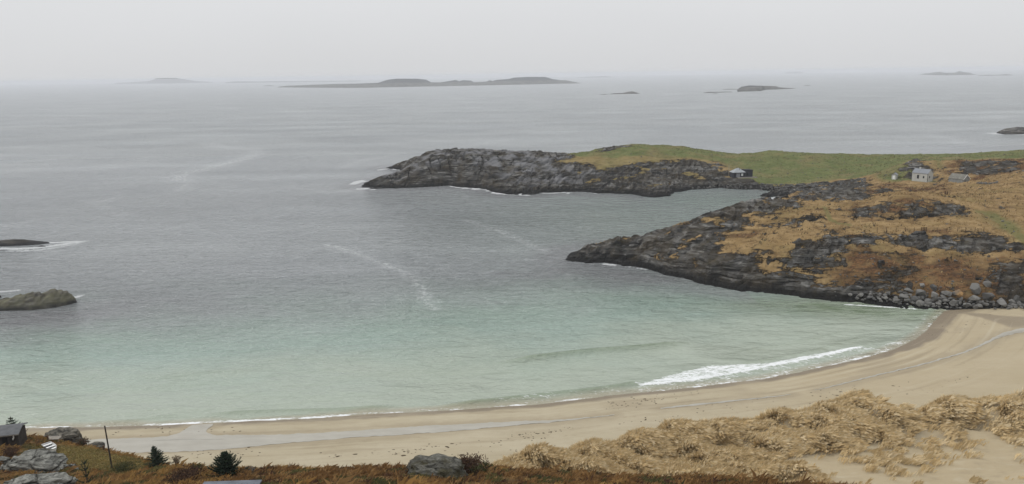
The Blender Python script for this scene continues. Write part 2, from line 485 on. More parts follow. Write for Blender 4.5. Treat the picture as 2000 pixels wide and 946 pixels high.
ctrl = [  # px, py, height of the ground there
    # promontory, crest seen from the beach side
    (1140, 489, 2.6), (1180, 474, 4.6), (1220, 468.5, 5.6), (1285, 460, 7.4), (1345, 440, 10.4), (1375, 423, 12.5), (1430, 404, 14.6), (1462, 396, 15.2), (1510, 393.5, 14.8), (1600, 391, 14.6), (1690, 391, 15.2),
    (1765, 385, 17.2), (1835, 389, 17.0), (1890, 411, 15.2), (1930, 425, 13.8),
    (1500, 440, 12.2), (1440, 470, 9.6), (1450, 500, 7.4), (1330, 500, 5.2), (1230, 498, 3.0), (1380, 520, 4.8), (1460, 545, 3.6), (1570, 470, 11.4), (1570, 510, 8.2), (1570, 550, 4.2), (1640, 430, 13.6), (1700, 450, 12.6), (1700, 480, 10.8),
    (1700, 530, 6.6), (1640, 570, 2.6), (1780, 415, 15.2), (1860, 425, 14.4), (1800, 452, 12.6), (1800, 490, 9.8), (1800, 540, 5.4), (1800, 580, 1.8), (1900, 450, 13.0), (1900, 490, 10.0), (1900, 540, 5.6), (1900, 590, 1.8),
    (2000, 430, 13.8), (2000, 400, 14.4), (2000, 372, 14.6), (2000, 346, 14.8), (2000, 490, 10.6), (2000, 540, 6.2), (2000, 590, 2.2), (1950, 365, 13.6), (1920, 385, 13.6), (1880, 385, 12.4), (2200, 480, 13), (2200, 380, 17), (2200, 340, 17),
    # land behind it, round the houses
    (1810, 354, 9.0), (1740, 350, 8.0), (1890, 359, 9.4), (1750, 376, 7.4), (1830, 372, 8.6), (1700, 362, 5.6), (1700, 384, 6.0), (1640, 358, 4.0), (1600, 363, 4.6), (1650, 372, 5.6), (1560, 378, 2.2), (1785, 322, 13.0), (1830, 340, 10.6), (1850, 334, 11.6), (1900, 321.5, 13.4), (1990, 321, 13.6), (1960, 345, 12.4), (2150, 318, 14),
    # outer headland
    (930, 293.5, 14.4), (870, 295, 14.2), (830, 300, 12.8), (800, 309, 7.8), (765, 324, 1.0), (985, 297, 13.0), (1050, 299, 11.6), (1130, 304, 9.8), (1175, 293, 12.6), (1215, 289, 13.4), (1290, 287, 13.6), (1350, 293, 11.6), (1400, 301, 9.6), (1440, 303.5, 8.8), (1520, 298.5, 9.6), (1600, 303, 8.2),
    (1700, 307, 6.8), (1800, 306, 6.4), (1900, 303.5, 6.4), (2000, 297, 7.6), (2200, 288, 10),
    (1500, 350, 3.0), (1600, 352, 3.0), (1445, 347, 4.6), (1700, 330, 5.0), (1600, 325, 5.8), (1500, 325, 6.0), (1800, 318, 6.2), (1900, 312, 6.6),
    (1300, 332, 6.8), (1200, 342, 5.6), (1100, 332, 7.4), (1000, 337, 6.8), (900, 332, 8.2), (850, 345, 5.0), (790, 345, 4.4), (735, 358, 1.6), (725, 350, 2.2), (745, 343, 3.4), (772, 339.5, 3.8), (775, 320, 2.2), (790, 314.5, 4.4), (815, 330, 8.2), (815, 350, 4.0), (1200, 311, 11.0), (1300, 312, 10.4), (1400, 320, 8.0), (1290, 368, 3.2), (1380, 350, 4.0), (1230, 368, 3.0), (1020, 365, 2.4), (1120, 360, 2.6),
]
CP = [at(a, b, z) for a, b, z in ctrl]
pts = [(p[0], p[1]) for p in CP]; vals = [p[2] for p in CP]
for px, y, z in [(900, 468, 3), (1050, 460, 3), (1200, 462, 4), (1350, 462, 4), (1500, 462, 4), (1700, 468, 3), (1900, 470, 3), (2150, 475, 4), (1300, 243, 3.5), (1400, 252, 5), (1200, 239, 2), (1480, 268, 6), (1560, 275, 6.5), (1650, 270, 7.5), (1750, 262, 9.5), (1700, 285, 6.2), (1560, 300, 4), (1700, 365, 5), (1850, 375, 6), (765, 418, 1.4), (778, 430, 0.9), (745, 409, 1.2), (800, 432, 4.5)]:
    pts.append(wpt(px, y)); vals.append(z)
land_fn = tps(pts, vals, 0.0004)
lx = np.arange(-100, 318, 0.47); ly = np.arange(164, 492, 0.6)
LX, LY = np.meshgrid(lx, ly)
print('land grid', LX.shape)
base = land_fn(LX, LY)
sd = polydist(LAND_POLY, LX, LY)
sdn = sd + 1.6 * fbm(LX / 9, LY / 9, 4, 2) + 0.7 * fbm(LX / 2.4, LY / 2.4, 3, 9)
ins = np.clip(-sdn, 0, None)
zb = np.clip(base, 0.3, None) * (1 - np.exp(-(ins + 0.15) / 2.6)) + 0.02 * ins
zb = np.where(sdn > 0, -0.55 * sdn - 0.1, zb)
L0 = Field(lx, ly, np.where(sd < 0, np.clip(base, 0.2, None), -1.0))

def region(polys, soft=2.0, namp=2.0, nscale=6.0, seed=31):
    m = np.zeros_like(LX)
    for poly in polys:
        W = np.array([L0.hit(a, b)[:2] for a, b in poly])
        # work only near the polygon
        x0, y0 = W.min(0) - 12; x1, y1 = W.max(0) + 12
        i0, i1 = np.searchsorted(lx, [x0, x1]); j0, j1 = np.searchsorted(ly, [y0, y1])
        xs, ys = LX[j0:j1, i0:i1], LY[j0:j1, i0:i1]
        d = polydist(W, xs, ys) + namp * fbm(xs / nscale, ys / nscale, 4, seed)
        m[j0:j1, i0:i1] = np.maximum(m[j0:j1, i0:i1], sstep(soft, -soft, d))
    return m

rock_polys = [
    [(1100, 514), (1180, 470), (1220, 464), (1345, 434), (1440, 392), (1545, 389), (1556, 404), (1500, 424), (1452, 444), (1408, 461), (1400, 480), (1430, 492), (1480, 489), (1500, 500), (1466, 517), (1470, 531), (1540, 545), (1610, 543), (1650, 556), (1760, 574), (1850, 590), (2010, 600), (2010, 640), (1500, 620), (1270, 560)],
    [(1560, 478), (1640, 464), (1720, 463), (1830, 456), (1900, 456), (1960, 464), (2010, 480), (2010, 493), (1900, 492), (1780, 496), (1700, 491), (1650, 498), (1620, 508), (1590, 522), (1530, 512), (1500, 500), (1540, 490)],
    [(1650, 432), (1680, 416), (1712, 404), (1740, 404), (1720, 420), (1700, 432)],
    [(1752, 430), (1768, 413), (1820, 402), (1870, 405), (1893, 420), (1878, 428), (1790, 432)],
    [(1502, 446), (1530, 437), (1560, 432), (1600, 428), (1590, 438), (1540, 446)],
    [(1602, 460), (1650, 448), (1662, 450), (1640, 458)],
    [(1940, 545), (1960, 515), (2010, 505), (2010, 575), (1960, 572)],
    [(1700, 545), (1740, 530), (1780, 525), (1770, 540), (1720, 552)],
    [(690, 372), (745, 322), (830, 290), (940, 288), (1050, 295), (1100, 301), (1118, 311), (1082, 318), (1150, 325), (1172, 334), (1250, 322), (1330, 315), (1405, 320), (1424, 336), (1416, 352), (1380, 363), (1350, 372), (1310, 392), (1020, 388), (700, 376)],
    [(1506, 394), (1560, 374), (1620, 359), (1690, 354), (1704, 364), (1690, 378), (1700, 394)],
    [(1700, 382), (1725, 373), (1752, 378), (1745, 385)],
    [(1762, 352), (1766, 336), (1785, 319), (1806, 325), (1828, 345), (1828, 355)],
    [(1875, 345), (1880, 326), (1930, 322), (1990, 326), (1985, 340), (1930, 346)],
    [(1330, 370), (1420, 360), (1480, 358), (1560, 362), (1640, 356), (1690, 349), (1685, 360), (1560, 374), (1500, 378), (1400, 371)],
    [(1165, 300), (1180, 289), (1215, 285), (1225, 290), (1190, 298)],
]
rock = region(rock_polys, 3.6, 2.6, 6.0)
# turf caught in the ledges, stone showing through the turf
patch = fbm(LX / 11 + LY / 30, LY / 7, 5, 51)
rock = np.clip(rock - 0.80 * sstep(np.where(LY < 345, 0.16, 0.28), 0.50, patch) * (zb > 3.2) * (LX > -10 + (LY - 345) * 1.1), 0, 1)
spots = fbm(LX / 5.5, LY / 3.2, 4, 61)
tilt = np.hypot(*np.gradient(zb, 0.6, 0.47))
rock = np.maximum(rock, sstep(0.50, 0.62, spots + 0.06 * np.minimum(tilt, 1.2)) * 0.9 * (LY < 345))
rock = np.maximum(rock, sstep(4.5, 1.5, ins + 1.2 * patch))
green_polys = [[(1100, 308), (1140, 300), (1180, 284), (1300, 282), (1420, 296), (1600, 296), (1800, 298), (2120, 284), (2120, 314), (1930, 317), (1870, 320), (1832, 334), (1780, 318), (1740, 336), (1700, 345), (1640, 353), (1560, 361), (1480, 359), (1440, 352), (1428, 332), (1400, 318), (1300, 311), (1200, 313)],
               [(1715, 340), (1830, 356), (1760, 357), (1715, 354)], [(1925, 424), (1945, 423), (1975, 440), (2000, 465), (1990, 470), (1960, 445), (1935, 432)]]
green = region(green_polys, 3.5, 2.5, 9, 77)
green = np.maximum(green, sstep(405, 412, LY) * sstep(20, 40, LX))
green = np.maximum(green, (0.45 + 0.25 * fbm(LX / 12, LY / 12, 3, 79)) * sstep(338, 350, LY) * sstep(120, 90, LX))
rust_polys = [[(1600, 500), (1700, 494), (1780, 500), (1900, 506), (2010, 500), (2010, 590), (1850, 580), (1720, 556), (1640, 545)],
              [(1640, 432), (1660, 410), (1700, 396), (1770, 393), (1830, 400), (1860, 407), (1790, 420), (1720, 430)],
              [(1690, 385), (1700, 366), (1730, 360), (1800, 372), (1850, 362), (1850, 384), (1780, 388)],
              [(1836, 350), (1842, 336), (1862, 325), (1900, 319), (2010, 317), (2010, 348), (1950, 350), (1900, 356)]]
rust = region(rust_polys, 3.0, 3.0, 7, 93) * sstep(-0.35, 0.15, fbm(LX / 9, LY / 3.0, 4, 97))
rust = np.maximum(rust, region([[(1620, 512), (1700, 500), (1900, 512), (2010, 520), (2010, 590), (1850, 580), (1720, 560), (1640, 548)]], 3, 3, 7, 94) * (0.72 + 0.5 * fbm(LX / 8, LY / 4, 4, 95)))
rust = np.clip(rust, 0, 1)
rust = np.maximum(rust, 0.8 * sstep(0.38, 0.6, fbm(LX / 12, LY / 5, 5, 101)) * (LY < 340))
rock = np.maximum(rock, sstep(-15, -25, LX) * (LY > 340))
pale = 0.72 * sstep(6, 14, ins) * sstep(355, 375, LY) * sstep(60, 20, LX) * sstep(-0.2, 0.4, fbm(LX / 8, LY / 8, 4, 111))
path_w = np.array([L0.hit(a, b)[:2] for a, b in [(1610, 410), (1612, 418), (1618, 428), (1622, 434), (1640, 440), (1660, 445)]])
pd, _ = polydist(path_w, LX, LY, closed=False)
pathm = 0.8 * sstep(0.9, 0.35, pd + 0.25 * fbm(LX / 2, LY / 2, 2, 5))
path_w2 = np.array([L0.hit(a, b)[:2] for a, b in [(1915, 421), (1935, 424), (1955, 436), (1972, 448), (1990, 462), (2030, 490)]])
pd2, _ = polydist(path_w2, LX, LY, closed=False)
pathm = np.maximum(pathm, 0.75 * sstep(2.2, 1.0, pd2 + 0.4 * fbm(LX / 2, LY / 2, 2, 6)))
rock = rock * (1 - sstep(0.2, 0.6, pathm))
# flat pads under the houses
def pad(px, py, rad):
    global zb
    c = L0.hit(px, py)
    d = np.hypot(LX - c[0], LY - c[1])
    k = sstep(rad * 1.6, rad, d)
    zb = zb * (1 - k) + c[2] * k
    return c
HOUSE_A = pad(1808, 354.5, 5.0)      # white house
HOUSE_B = pad(1744, 350.5, 2.6)      # small white shed
HOUSE_C = pad(1890, 359.0, 5.5)      # grey stone house
HOUSE_D = pad(1447, 346.5, 7.0)      # dark cabin
hm = np.ones_like(LX)
for c, r_ in ((HOUSE_A, 6), (HOUSE_B, 3), (HOUSE_C, 6), (HOUSE_D, 8)):
    hm *= sstep(r_ * 0.8, r_ * 1.5, np.hypot(LX - c[0], LY - c[1]))
# bedding: tilted ledges with sharp noses
wx = LX + 2.6 * fbm(LX / 13, LY / 13, 3, 121); wy = LY + 2.6 * fbm(LX / 13, LY / 13, 3, 131)
def ledges_(T, ax, ay, az, seed, sharp=0.80):
    s = (wx * ax + wy * ay + zb * az) / T + 0.55 * fbm(LX / 9, LY / 11, 3, seed)
    f = s - np.floor(s)
    k = np.floor(s)
    amp = 0.45 + 0.55 * np.abs(np.sin(k * 12.9898 + 4.1))
    return np.where(f < sharp, f / sharp, (1 - f) / (1 - sharp)) * amp
d0 = ledges_(5.0, 0.47, -0.10, -0.88, 139, 0.85)
d1 = ledges_(1.75, 0.47, 0.02, -0.88, 141, 0.86)
d2 = ledges_(0.85, 0.47, 0.06, -0.88, 151, 0.80)
cr = ridged(LX / 11, LY / 8, 3, 161)
blk = fbm(LX / 2.2, LY / 2.2, 3, 167)
rk_amp = rock * hm * np.clip(ins / 2.5, 0, 1) * (1 - 0.35 * pale)
dome = sstep(365, 380, LY) * sstep(30, 0, LX)            # the smooth ice-worn dome on the outer headland
zz = zb + rk_amp * ((1.5 * d0 + 1.5 * d1 + 0.55 * d2 - 1.5) * (1 - 0.62 * dome) + 0.22 * blk + 1.0 * (cr - 0.62))
# joints cut into the dome
jn = 0.8 * np.minimum(np.abs(perlin(LX / 9 + 0.3 * LY / 9, LY / 26, 171)), np.abs(perlin(LX / 22, LY / 8 - 0.35 * LX / 8, 175)))
zz -= dome * rock * 2.2 * sstep(0.05, 0.0, jn) * np.clip(ins / 4, 0, 1)
turf = (1 - rock) * hm * np.clip(ins / 3, 0, 1)
zz += turf * (0.9 * fbm(LX / 16, LY / 11, 4, 179) + 0.45 * fbm(LX / 7, LY / 5, 4, 181) + 0.22 * fbm(LX / 1.6, LY / 1.6, 3, 185))
zz = np.where(ins > 0, np.maximum(zz, -0.05 + 0.2 * blk), zz)
wet = rock * sstep(2.6, 0.7, zz + 0.8 * blk) * (ins < 14)
px_lim = LX / np.maximum(LY, 1) < 0.86
keep_l = (zz > -1.6) & px_lim
split_y = 268 + 0.10 * (LX - 80) + np.where(LX > 150, (LX - 150) * 0.22, 0)     # the hollow behind the promontory
attrs = dict(rock=rock, green=green, rust=rust, pale=pale, path=pathm, wet=wet)
LAND = Field(lx, ly, zz)
upper = LY > split_y
o = grid_obj('promontory', LX, LY, zz, M_LAND, None, None) if False else None
def split_grid(name, sel):
    ny, nx = zz.shape
    idx = np.arange(nx * ny).reshape(ny, nx)
    q = np.stack([idx[:-1, :-1], idx[:-1, 1:], idx[1:, 1:], idx[1:, :-1]], -1).reshape(-1, 4)
    q = q[keep_l.ravel()[q].any(1) & (sel[:-1, :-1].ravel())]
    used = np.unique(q); rm = np.zeros(nx * ny, np.int64); rm[used] = np.arange(len(used))
    V = np.stack([LX.ravel()[used], LY.ravel()[used], zz.ravel()[used]], -1)
    return raw_mesh(name, V, rm[q], M_LAND, False, {k: a.ravel()[used] for k, a in attrs.items()})
o = split_grid('promontory', ~upper)
tag(o, 'rocky promontory covered with tan grass, running out to a dark point in the bay', 'promontory', kind='structure')
o = split_grid('headland', upper)
tag(o, 'low outer headland with grey rock dome and green meadow behind the cove', 'headland', kind='structure')

# ------------------------------------------------------------------ beach
shore_px = [(-500, 842), (-250, 840), (0, 838), (150, 835), (300, 831.5), (420, 826), (600, 818), (700, 811), (850, 803), (1000, 794), (1100, 785), (1200, 772), (1300, 763), (1400, 752), (1500, 739), (1600, 719), (1690, 699), (1740, 684), (1792, 660), (1818, 637), (1830, 622), (1842, 609)]
SHORE = smooth_line([at(a, b)[:2] for a, b in shore_px], 90)
BEACH_POLY = np.vstack([SHORE, [[150, 196], [230, 205], [230, 40], [-230, 40], [-230, SHORE[0][1]]]])
bx_ = np.arange(-120, 135, 0.34); by_ = np.arange(64, 200, 0.34)
BX, BY = np.meshgrid(bx_, by_)
bsd = polydist(BEACH_POLY, BX, BY)
inl = -bsd
def beach_profile(d):
    return np.where(d < 0, 0.07 * d, 0.085 * d - 0.0011 * np.clip(d, 0, 38) ** 2 - 0.085 * np.clip(d - 38, 0, None))
bz = beach_profile(inl) + 0.10 * fbm(BX / 10, BY / 5, 4, 201) * np.clip(inl / 3, 0, 1) + 0.018 * fbm(BX / 0.9, BY / 0.9, 3, 205) * np.clip(inl / 6, 0, 1)
B0 = Field(bx_, by_, bz)
# the shallow stream lying behind the berm: upper and lower bank
st_up = [(150, 861), (200, 858), (290, 855), (345, 851), (400, 850.5), (480, 850), (560, 848.5), (700, 841), (850, 831), (1000, 823.5), (1100, 819.5), (1200, 811)]
st_lo = [(150, 876), (200, 881), (270, 884), (330, 883), (380, 881), (430, 878), (470, 875), (540, 868), (620, 861), (700, 854), (850, 845), (950, 836), (1000, 832), (1060, 827), (1120, 820.5), (1160, 816), (1200, 811.6)]
s2_up = [(1590, 762), (1650, 748), (1700, 735), (1760, 721), (1800, 711), (1850, 697), (1890, 684), (1925, 668), (1950, 655), (1968, 648), (2010, 640), (2060, 640)]
s2_lo = [(1590, 762.6), (1650, 749.8), (1700, 737.2), (1760, 723.2), (1800, 713.4), (1850, 699.4), (1890, 687), (1930, 670), (1960, 657.5), (1985, 651.5), (2015, 647), (2060, 647)]
s3_up = [(1290, 797.5), (1340, 791), (1400, 785), (1460, 779), (1500, 775.5), (1545, 770.5)]
s3_lo = [(1290, 798.5), (1340, 794), (1400, 788), (1460, 781), (1500, 777), (1545, 771)]
s4_up = [(376, 830.5), (366, 836), (359, 841), (345, 848), (310, 855.5), (300, 860)]
s4_lo = [(417, 828), (414, 833), (404, 840), (406, 846), (430, 852.5), (440, 858)]
def bank(lst, n): return smooth_line([B0.hit(a, b)[:2] for a, b in lst], n)
streams = []
for up, lo, n in ((st_up, st_lo, 260), (s2_up, s2_lo, 160), (s3_up, s3_lo, 70), (s4_up, s4_lo, 60)):
    U, W = bank(up, n), bank(lo, n)
    streams.append((U, W))
damp = np.zeros_like(BX)
for U, W in streams:
    poly = np.vstack([U, W[::-1]])[::3]
    d = polydist(poly, BX, BY)
    damp = np.maximum(damp, 0.75 * sstep(2.6, 0.2, d + 0.8 * fbm(BX / 3, BY / 3, 3, 211)))
    bz = bz - 0.05 * sstep(0.25, -0.5, d)
wetm = sstep(2.1, 0.9, inl + 0.7 * fbm(BX / 6, BY / 6, 3, 221) - 1.9 * sstep(60, 95, BX)) * (inl > -2)
damp = np.maximum(damp, 0.6 * sstep(0.0, 0.5, fbm(BX / 16, BY / 7, 3, 225)) * sstep(16, 6, inl) )
# the dark tidal run between sand and boulders
run = region_run = polydist(np.array([B0.hit(a, b)[:2] for a, b in [(1850, 606), (1900, 611), (1960, 617), (2010, 620), (2080, 622), (2080, 640), (2010, 641), (1975, 640), (1940, 628), (1900, 617)]]), BX, BY)
wetm = np.maximum(wetm, 0.75 * sstep(0.8, -0.8, run + 0.5 * fbm(BX / 2, BY / 2, 3, 229)))
warm = sstep(25, 60, BX) * 0.35
tide = fbm(inl / 1.1 + 0.15 * fbm(BX / 9, BY / 9, 3, 241), BX / 26, 4, 243) * np.clip(inl / 2, 0, 1) * sstep(30, 8, inl)
trod = fbm(BX / 0.55, BY / 0.8, 2, 247) * sstep(0.0, 0.5, fbm(BX / 9, BY / 5, 3, 249)) * np.clip(inl - 7, 0, 1)
tide = tide + 0.9 * np.clip(trod - 0.25, 0, 1)
bz = bz - 0.05 * np.clip(trod - 0.2, 0, 1)
BEACH = Field(bx_, by_, bz)
o = grid_obj('beach', BX, BY, bz, M_SAND, (bz > -0.8) & (BX / BY < 0.9) & (BX / BY > -0.95), dict(wet=wetm, damp=damp, warm=warm, straw=np.zeros_like(BX), tide=tide))
tag(o, 'curved pale sand beach round the bay', 'beach', kind='structure')

t = NT('stream_film')
nn = t.noise(0.5, 4, 0.6, t.pos((0.5, 1.5, 1)))
cc = t.mix(t.ramp(nn, 0.35, 0.7), (0.250, 0.232, 0.188), (0.305, 0.286, 0.238))
t.b.inputs['Specular IOR Level'].default_value = 0.5
M_STREAM = t.done(cc, 0.28, t.bump(t.noise(2.0, 3, 0.5, t.pos((0.6, 1.2, 1))), 0.25, 0.03))
labels = ['wide shallow stream lying in a band behind the sand berm', 'narrow bright runnel curving over the sand towards the boulders', 'faint thin runnel on the sand in front of the dunes', 'mouth of the wide stream running out through the berm into the sea']
for (U, W), lb in zip(streams, labels):
    n = len(U); k = 11
    s = np.linspace(0, 1, k)[None, :, None]
    G = U[:, None] * (1 - s) + W[:, None] * s
    wob = 0.25 * fbm(G[..., 0] / 1.5, G[..., 1] / 1.5, 3, 231) * (np.abs(s[..., 0] - 0.5) > 0.49)
    Zs = BEACH.z(G[..., 0], G[..., 1])
    Zs = Zs + (0.045 if 'mouth' in lb else 0.03)
    o = grid_obj('stream', G[..., 0], G[..., 1] + wob, Zs, M_STREAM)
    tag(o, lb, 'stream', kind='structure')

# ------------------------------------------------------------------ sea
def grow(a, b, step, fac, mx):
    out = [a]; s = step
    while out[-1] < b:
        out.append(out[-1] + s); s = min(s * fac, mx)
    return out
xl = [-x for x in grow(170, 16000, 1.0, 1.06, 1500)][::-1]
xr = grow(190, 16000, 1.0, 1.06, 1500)
sx = np.array(xl + list(np.arange(-169.0, 190, 1.0)) + xr)
sx = np.unique(np.round(sx, 3))
sy = np.array([-400, -200, -80, 0, 50, 80, 95] + list(np.arange(100, 185, 0.36)) + list(np.arange(185, 300, 0.8)) + grow(300, 16000, 1.0, 1.032, 900))
SX, SY = np.meshgrid(sx, sy)
print('sea grid', SX.shape)
near = (SX > -330) & (SX < 330) & (SY > 90) & (SY < 600)
def near_eval(fn, fill=0.0):
    out = np.full(SX.shape, fill); out[near] = fn(SX[near], SY[near]); return out
off = near_eval(lambda x, y: polydist(BEACH_POLY, x, y), 999.0)
lsd = near_eval(lambda x, y: polydist(LAND_POLY, x, y), 999.0)
nz = near_eval(lambda x, y: fbm(x / 26, y / 16, 4, 301))
nz2 = near_eval(lambda x, y: fbm(x / 5, y / 3, 3, 305))
depthish = np.clip(off, 0, 999)
shallow = 0.98 * sstep(112, 4, depthish + 13 * nz - 0.09 * SX)
shallow = np.where(depthish < 3.0, shallow + 0.03 * (1 - depthish / 3.0), shallow)
cw = at(1250, 440)
cove = 0.34 * np.exp(-(((SX - cw[0] - 15) / 75) ** 2 + ((SY - cw[1] - 10) / 80) ** 2))
cw2 = at(1400, 395)
cove = np.maximum(cove, 0.42 * np.exp(-(((SX - cw2[0]) / 40) ** 2 + ((SY - cw2[1]) / 40) ** 2)))
shallow = np.maximum(shallow, cove * near)
k1, k2 = at(1290, 545), at(90, 640)
weed = 0.85 * np.exp(-(((SX - k1[0]) / 34) ** 2 + ((SY - k1[1] - 2 + 0.25 * (SX - k1[0])) / 11) ** 2))
weed = np.maximum(weed, 0.75 * np.exp(-(((SX - k2[0] + 6) / 40) ** 2 + ((SY - k2[1] - 10) / 17) ** 2)))
weed = np.clip(weed + 0.25 * nz * (weed > 0.1), 0, 0.9)
weed = np.maximum(weed, 0.55 * sstep(16, 4, lsd) * (SX < 60) )
kp = at(1680, 615)
algae_swell_shade = 0.8 * np.exp(-(((SX - kp[0]) / 26) ** 2 + ((SY - kp[1] - 4 + 0.22 * (SX - kp[0])) / 7) ** 2)) * (0.8 + 0.5 * nz2)
calm = np.clip(sstep(95, 10, depthish), 0, 1)
Zs = near_eval(lambda x, y: 0.10 * fbm(x / 6.5 + 0.2 * y / 6.5, y / 3.0, 3, 341)) * (1 - 0.75 * calm)
foam = np.zeros_like(SX); streak = np.zeros_like(SX)
def wline(lst, n=60): return smooth_line([at(a, b)[:2] for a, b in lst], n)
# swells running in: (line, height, half width)
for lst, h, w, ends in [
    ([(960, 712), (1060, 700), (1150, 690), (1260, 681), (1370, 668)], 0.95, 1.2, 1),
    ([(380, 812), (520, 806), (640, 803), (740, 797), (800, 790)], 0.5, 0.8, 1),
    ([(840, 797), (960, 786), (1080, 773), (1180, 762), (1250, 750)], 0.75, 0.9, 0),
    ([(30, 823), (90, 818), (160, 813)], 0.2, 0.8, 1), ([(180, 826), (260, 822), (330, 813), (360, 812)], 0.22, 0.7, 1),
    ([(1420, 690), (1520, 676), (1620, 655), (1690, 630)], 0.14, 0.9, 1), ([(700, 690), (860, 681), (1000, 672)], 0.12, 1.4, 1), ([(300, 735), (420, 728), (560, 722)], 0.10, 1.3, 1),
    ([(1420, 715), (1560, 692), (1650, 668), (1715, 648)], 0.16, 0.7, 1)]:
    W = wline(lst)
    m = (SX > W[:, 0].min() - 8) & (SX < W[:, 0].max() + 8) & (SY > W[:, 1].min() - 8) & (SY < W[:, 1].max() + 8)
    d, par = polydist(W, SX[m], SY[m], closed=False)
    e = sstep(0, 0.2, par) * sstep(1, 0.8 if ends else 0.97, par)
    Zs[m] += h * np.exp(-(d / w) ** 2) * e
    algae_swell_shade[m] = np.maximum(algae_swell_shade[m], min(0.55, 0.75 * h) * np.exp(-(d / (0.8 * w)) ** 2) * e)      # dark green shade of the wave face, painted into the water colour
# the breaker
br = wline([(1238, 756), (1290, 752), (1345, 746), (1400, 738), (1460, 727), (1530, 713), (1590, 702), (1640, 690), (1692, 676)], 80)
bru = wline([(1238, 752), (1280, 740), (1330, 727), (1380, 714), (1430, 712), (1500, 708), (1570, 695), (1640, 683), (1692, 674)], 80)
bpoly = np.vstack([br, bru[::-1]])
m = near & (SY < 180)
d, par = polydist(br, SX[m], SY[m], closed=False)
Zs[m] += 0.5 * np.exp(-(d / 0.8) ** 2) * sstep(0, 0.06, par) * sstep(1, 0.9, par)
foam[m] = np.maximum(foam[m], (0.85 + 0.35 * nz2[m]) * sstep(0.75, 0.15, d + 0.3 * nz2[m]) * sstep(0.0, 0.03, par) * sstep(1.0, 0.95, par))
dp = polydist(bpoly, SX[m], SY[m])
foam[m] = np.maximum(foam[m], np.clip((0.65 + 0.08 * nz2[m]) * sstep(0.6, -0.8, dp + 0.5 * nz2[m]), 0, 1))
Zs[m] += 0.12 * sstep(0.5, -1, dp) * np.clip(0.5 + fbm(SX[m] / 0.9, SY[m] / 0.7, 3, 321), 0, 1)
# spent foam between the breaker and the sand
wash = sstep(0.5, -0.5, polydist(np.vstack([br, wline([(1792, 660), (1740, 684), (1690, 699), (1600, 719), (1500, 739), (1400, 752), (1300, 763), (1238, 769)], 60)]), SX[m], SY[m]))
foam[m] = np.maximum(foam[m], wash * (0.36 + 0.22 * nz2[m]))
# foam rim at the sand
rim = sstep(0.85, 0.2, np.abs(off + 0.45 * nz2 - 0.35)) * (0.52 + 0.5 * nz + 0.35 * nz2)
rim *= np.where((SX > 20), 0.8, 1.0)
foam = np.maximum(foam, rim * near)
rim2 = 0.30 * sstep(1.6, 0.4, np.abs(off - 2.2 - 1.2 * nz)) * (SX > -5)
foam = np.maximum(foam, rim2 * near)
# surf on the rocks of the open side
expo = sstep(70, 20, SX) * (SY > 330) + 0.25 * (SX < 60)
foam = np.maximum(foam, near * expo * np.clip(0.62 * sstep(2.6, 0.4, lsd + 2.0 * nz2) * sstep(-0.25, 0.25, nz + 0.5 * nz2), 0, 1))
for lst, w, s in [
    ([(690, 360), (703, 354), (712, 354)], 2.6, 1), ([(700, 369), (730, 370.5)], 1.6, 1), ([(745, 331), (765, 330), (785, 331.5)], 3.0, 1), ([(965, 377), (990, 379.5), (1030, 381)], 1.8, 1.0),
    ([(880, 364), (905, 368), (945, 371)], 1.4, .9), ([(1060, 377), (1110, 378)], 1.2, .9), ([(1152, 375), (1168, 378.5)], 1.2, .9), ([(1515, 388), (1535, 385)], 3.0, 1.0), ([(1180, 516), (1200, 518)], 0.9, 1), ([(1225, 521), (1262, 527)], 0.7, .7),
    ([(0, 486), (40, 485.5), (85, 483), (150, 473)], 1.6, 1.0), ([(20, 490), (70, 489), (120, 482), (165, 472)], 2.2, .55), ([(75, 475), (110, 474), (150, 472)], 1.0, .9), ([(0, 570), (20, 569), (35, 567)], 0.9, .9), ([(148, 581), (158, 578)], 1.0, .9),
    ([(1945, 262), (1955, 260.5), (1985, 262.5), (2000, 262)], 9, 1.0),
    ([(1650, 595), (1720, 599), (1770, 602), (1790, 604)], 0.5, .8)]:
    W = wline(lst, 24)
    mm = (SX > W[:, 0].min() - 4 * w - 4) & (SX < W[:, 0].max() + 4 * w + 4) & (SY > W[:, 1].min() - 4 * w - 4) & (SY < W[:, 1].max() + 4 * w + 4)
    d, par = polydist(W, SX[mm], SY[mm], closed=False)
    foam[mm] = np.maximum(foam[mm], s * sstep(1.6 * w, 0.3 * w, d))
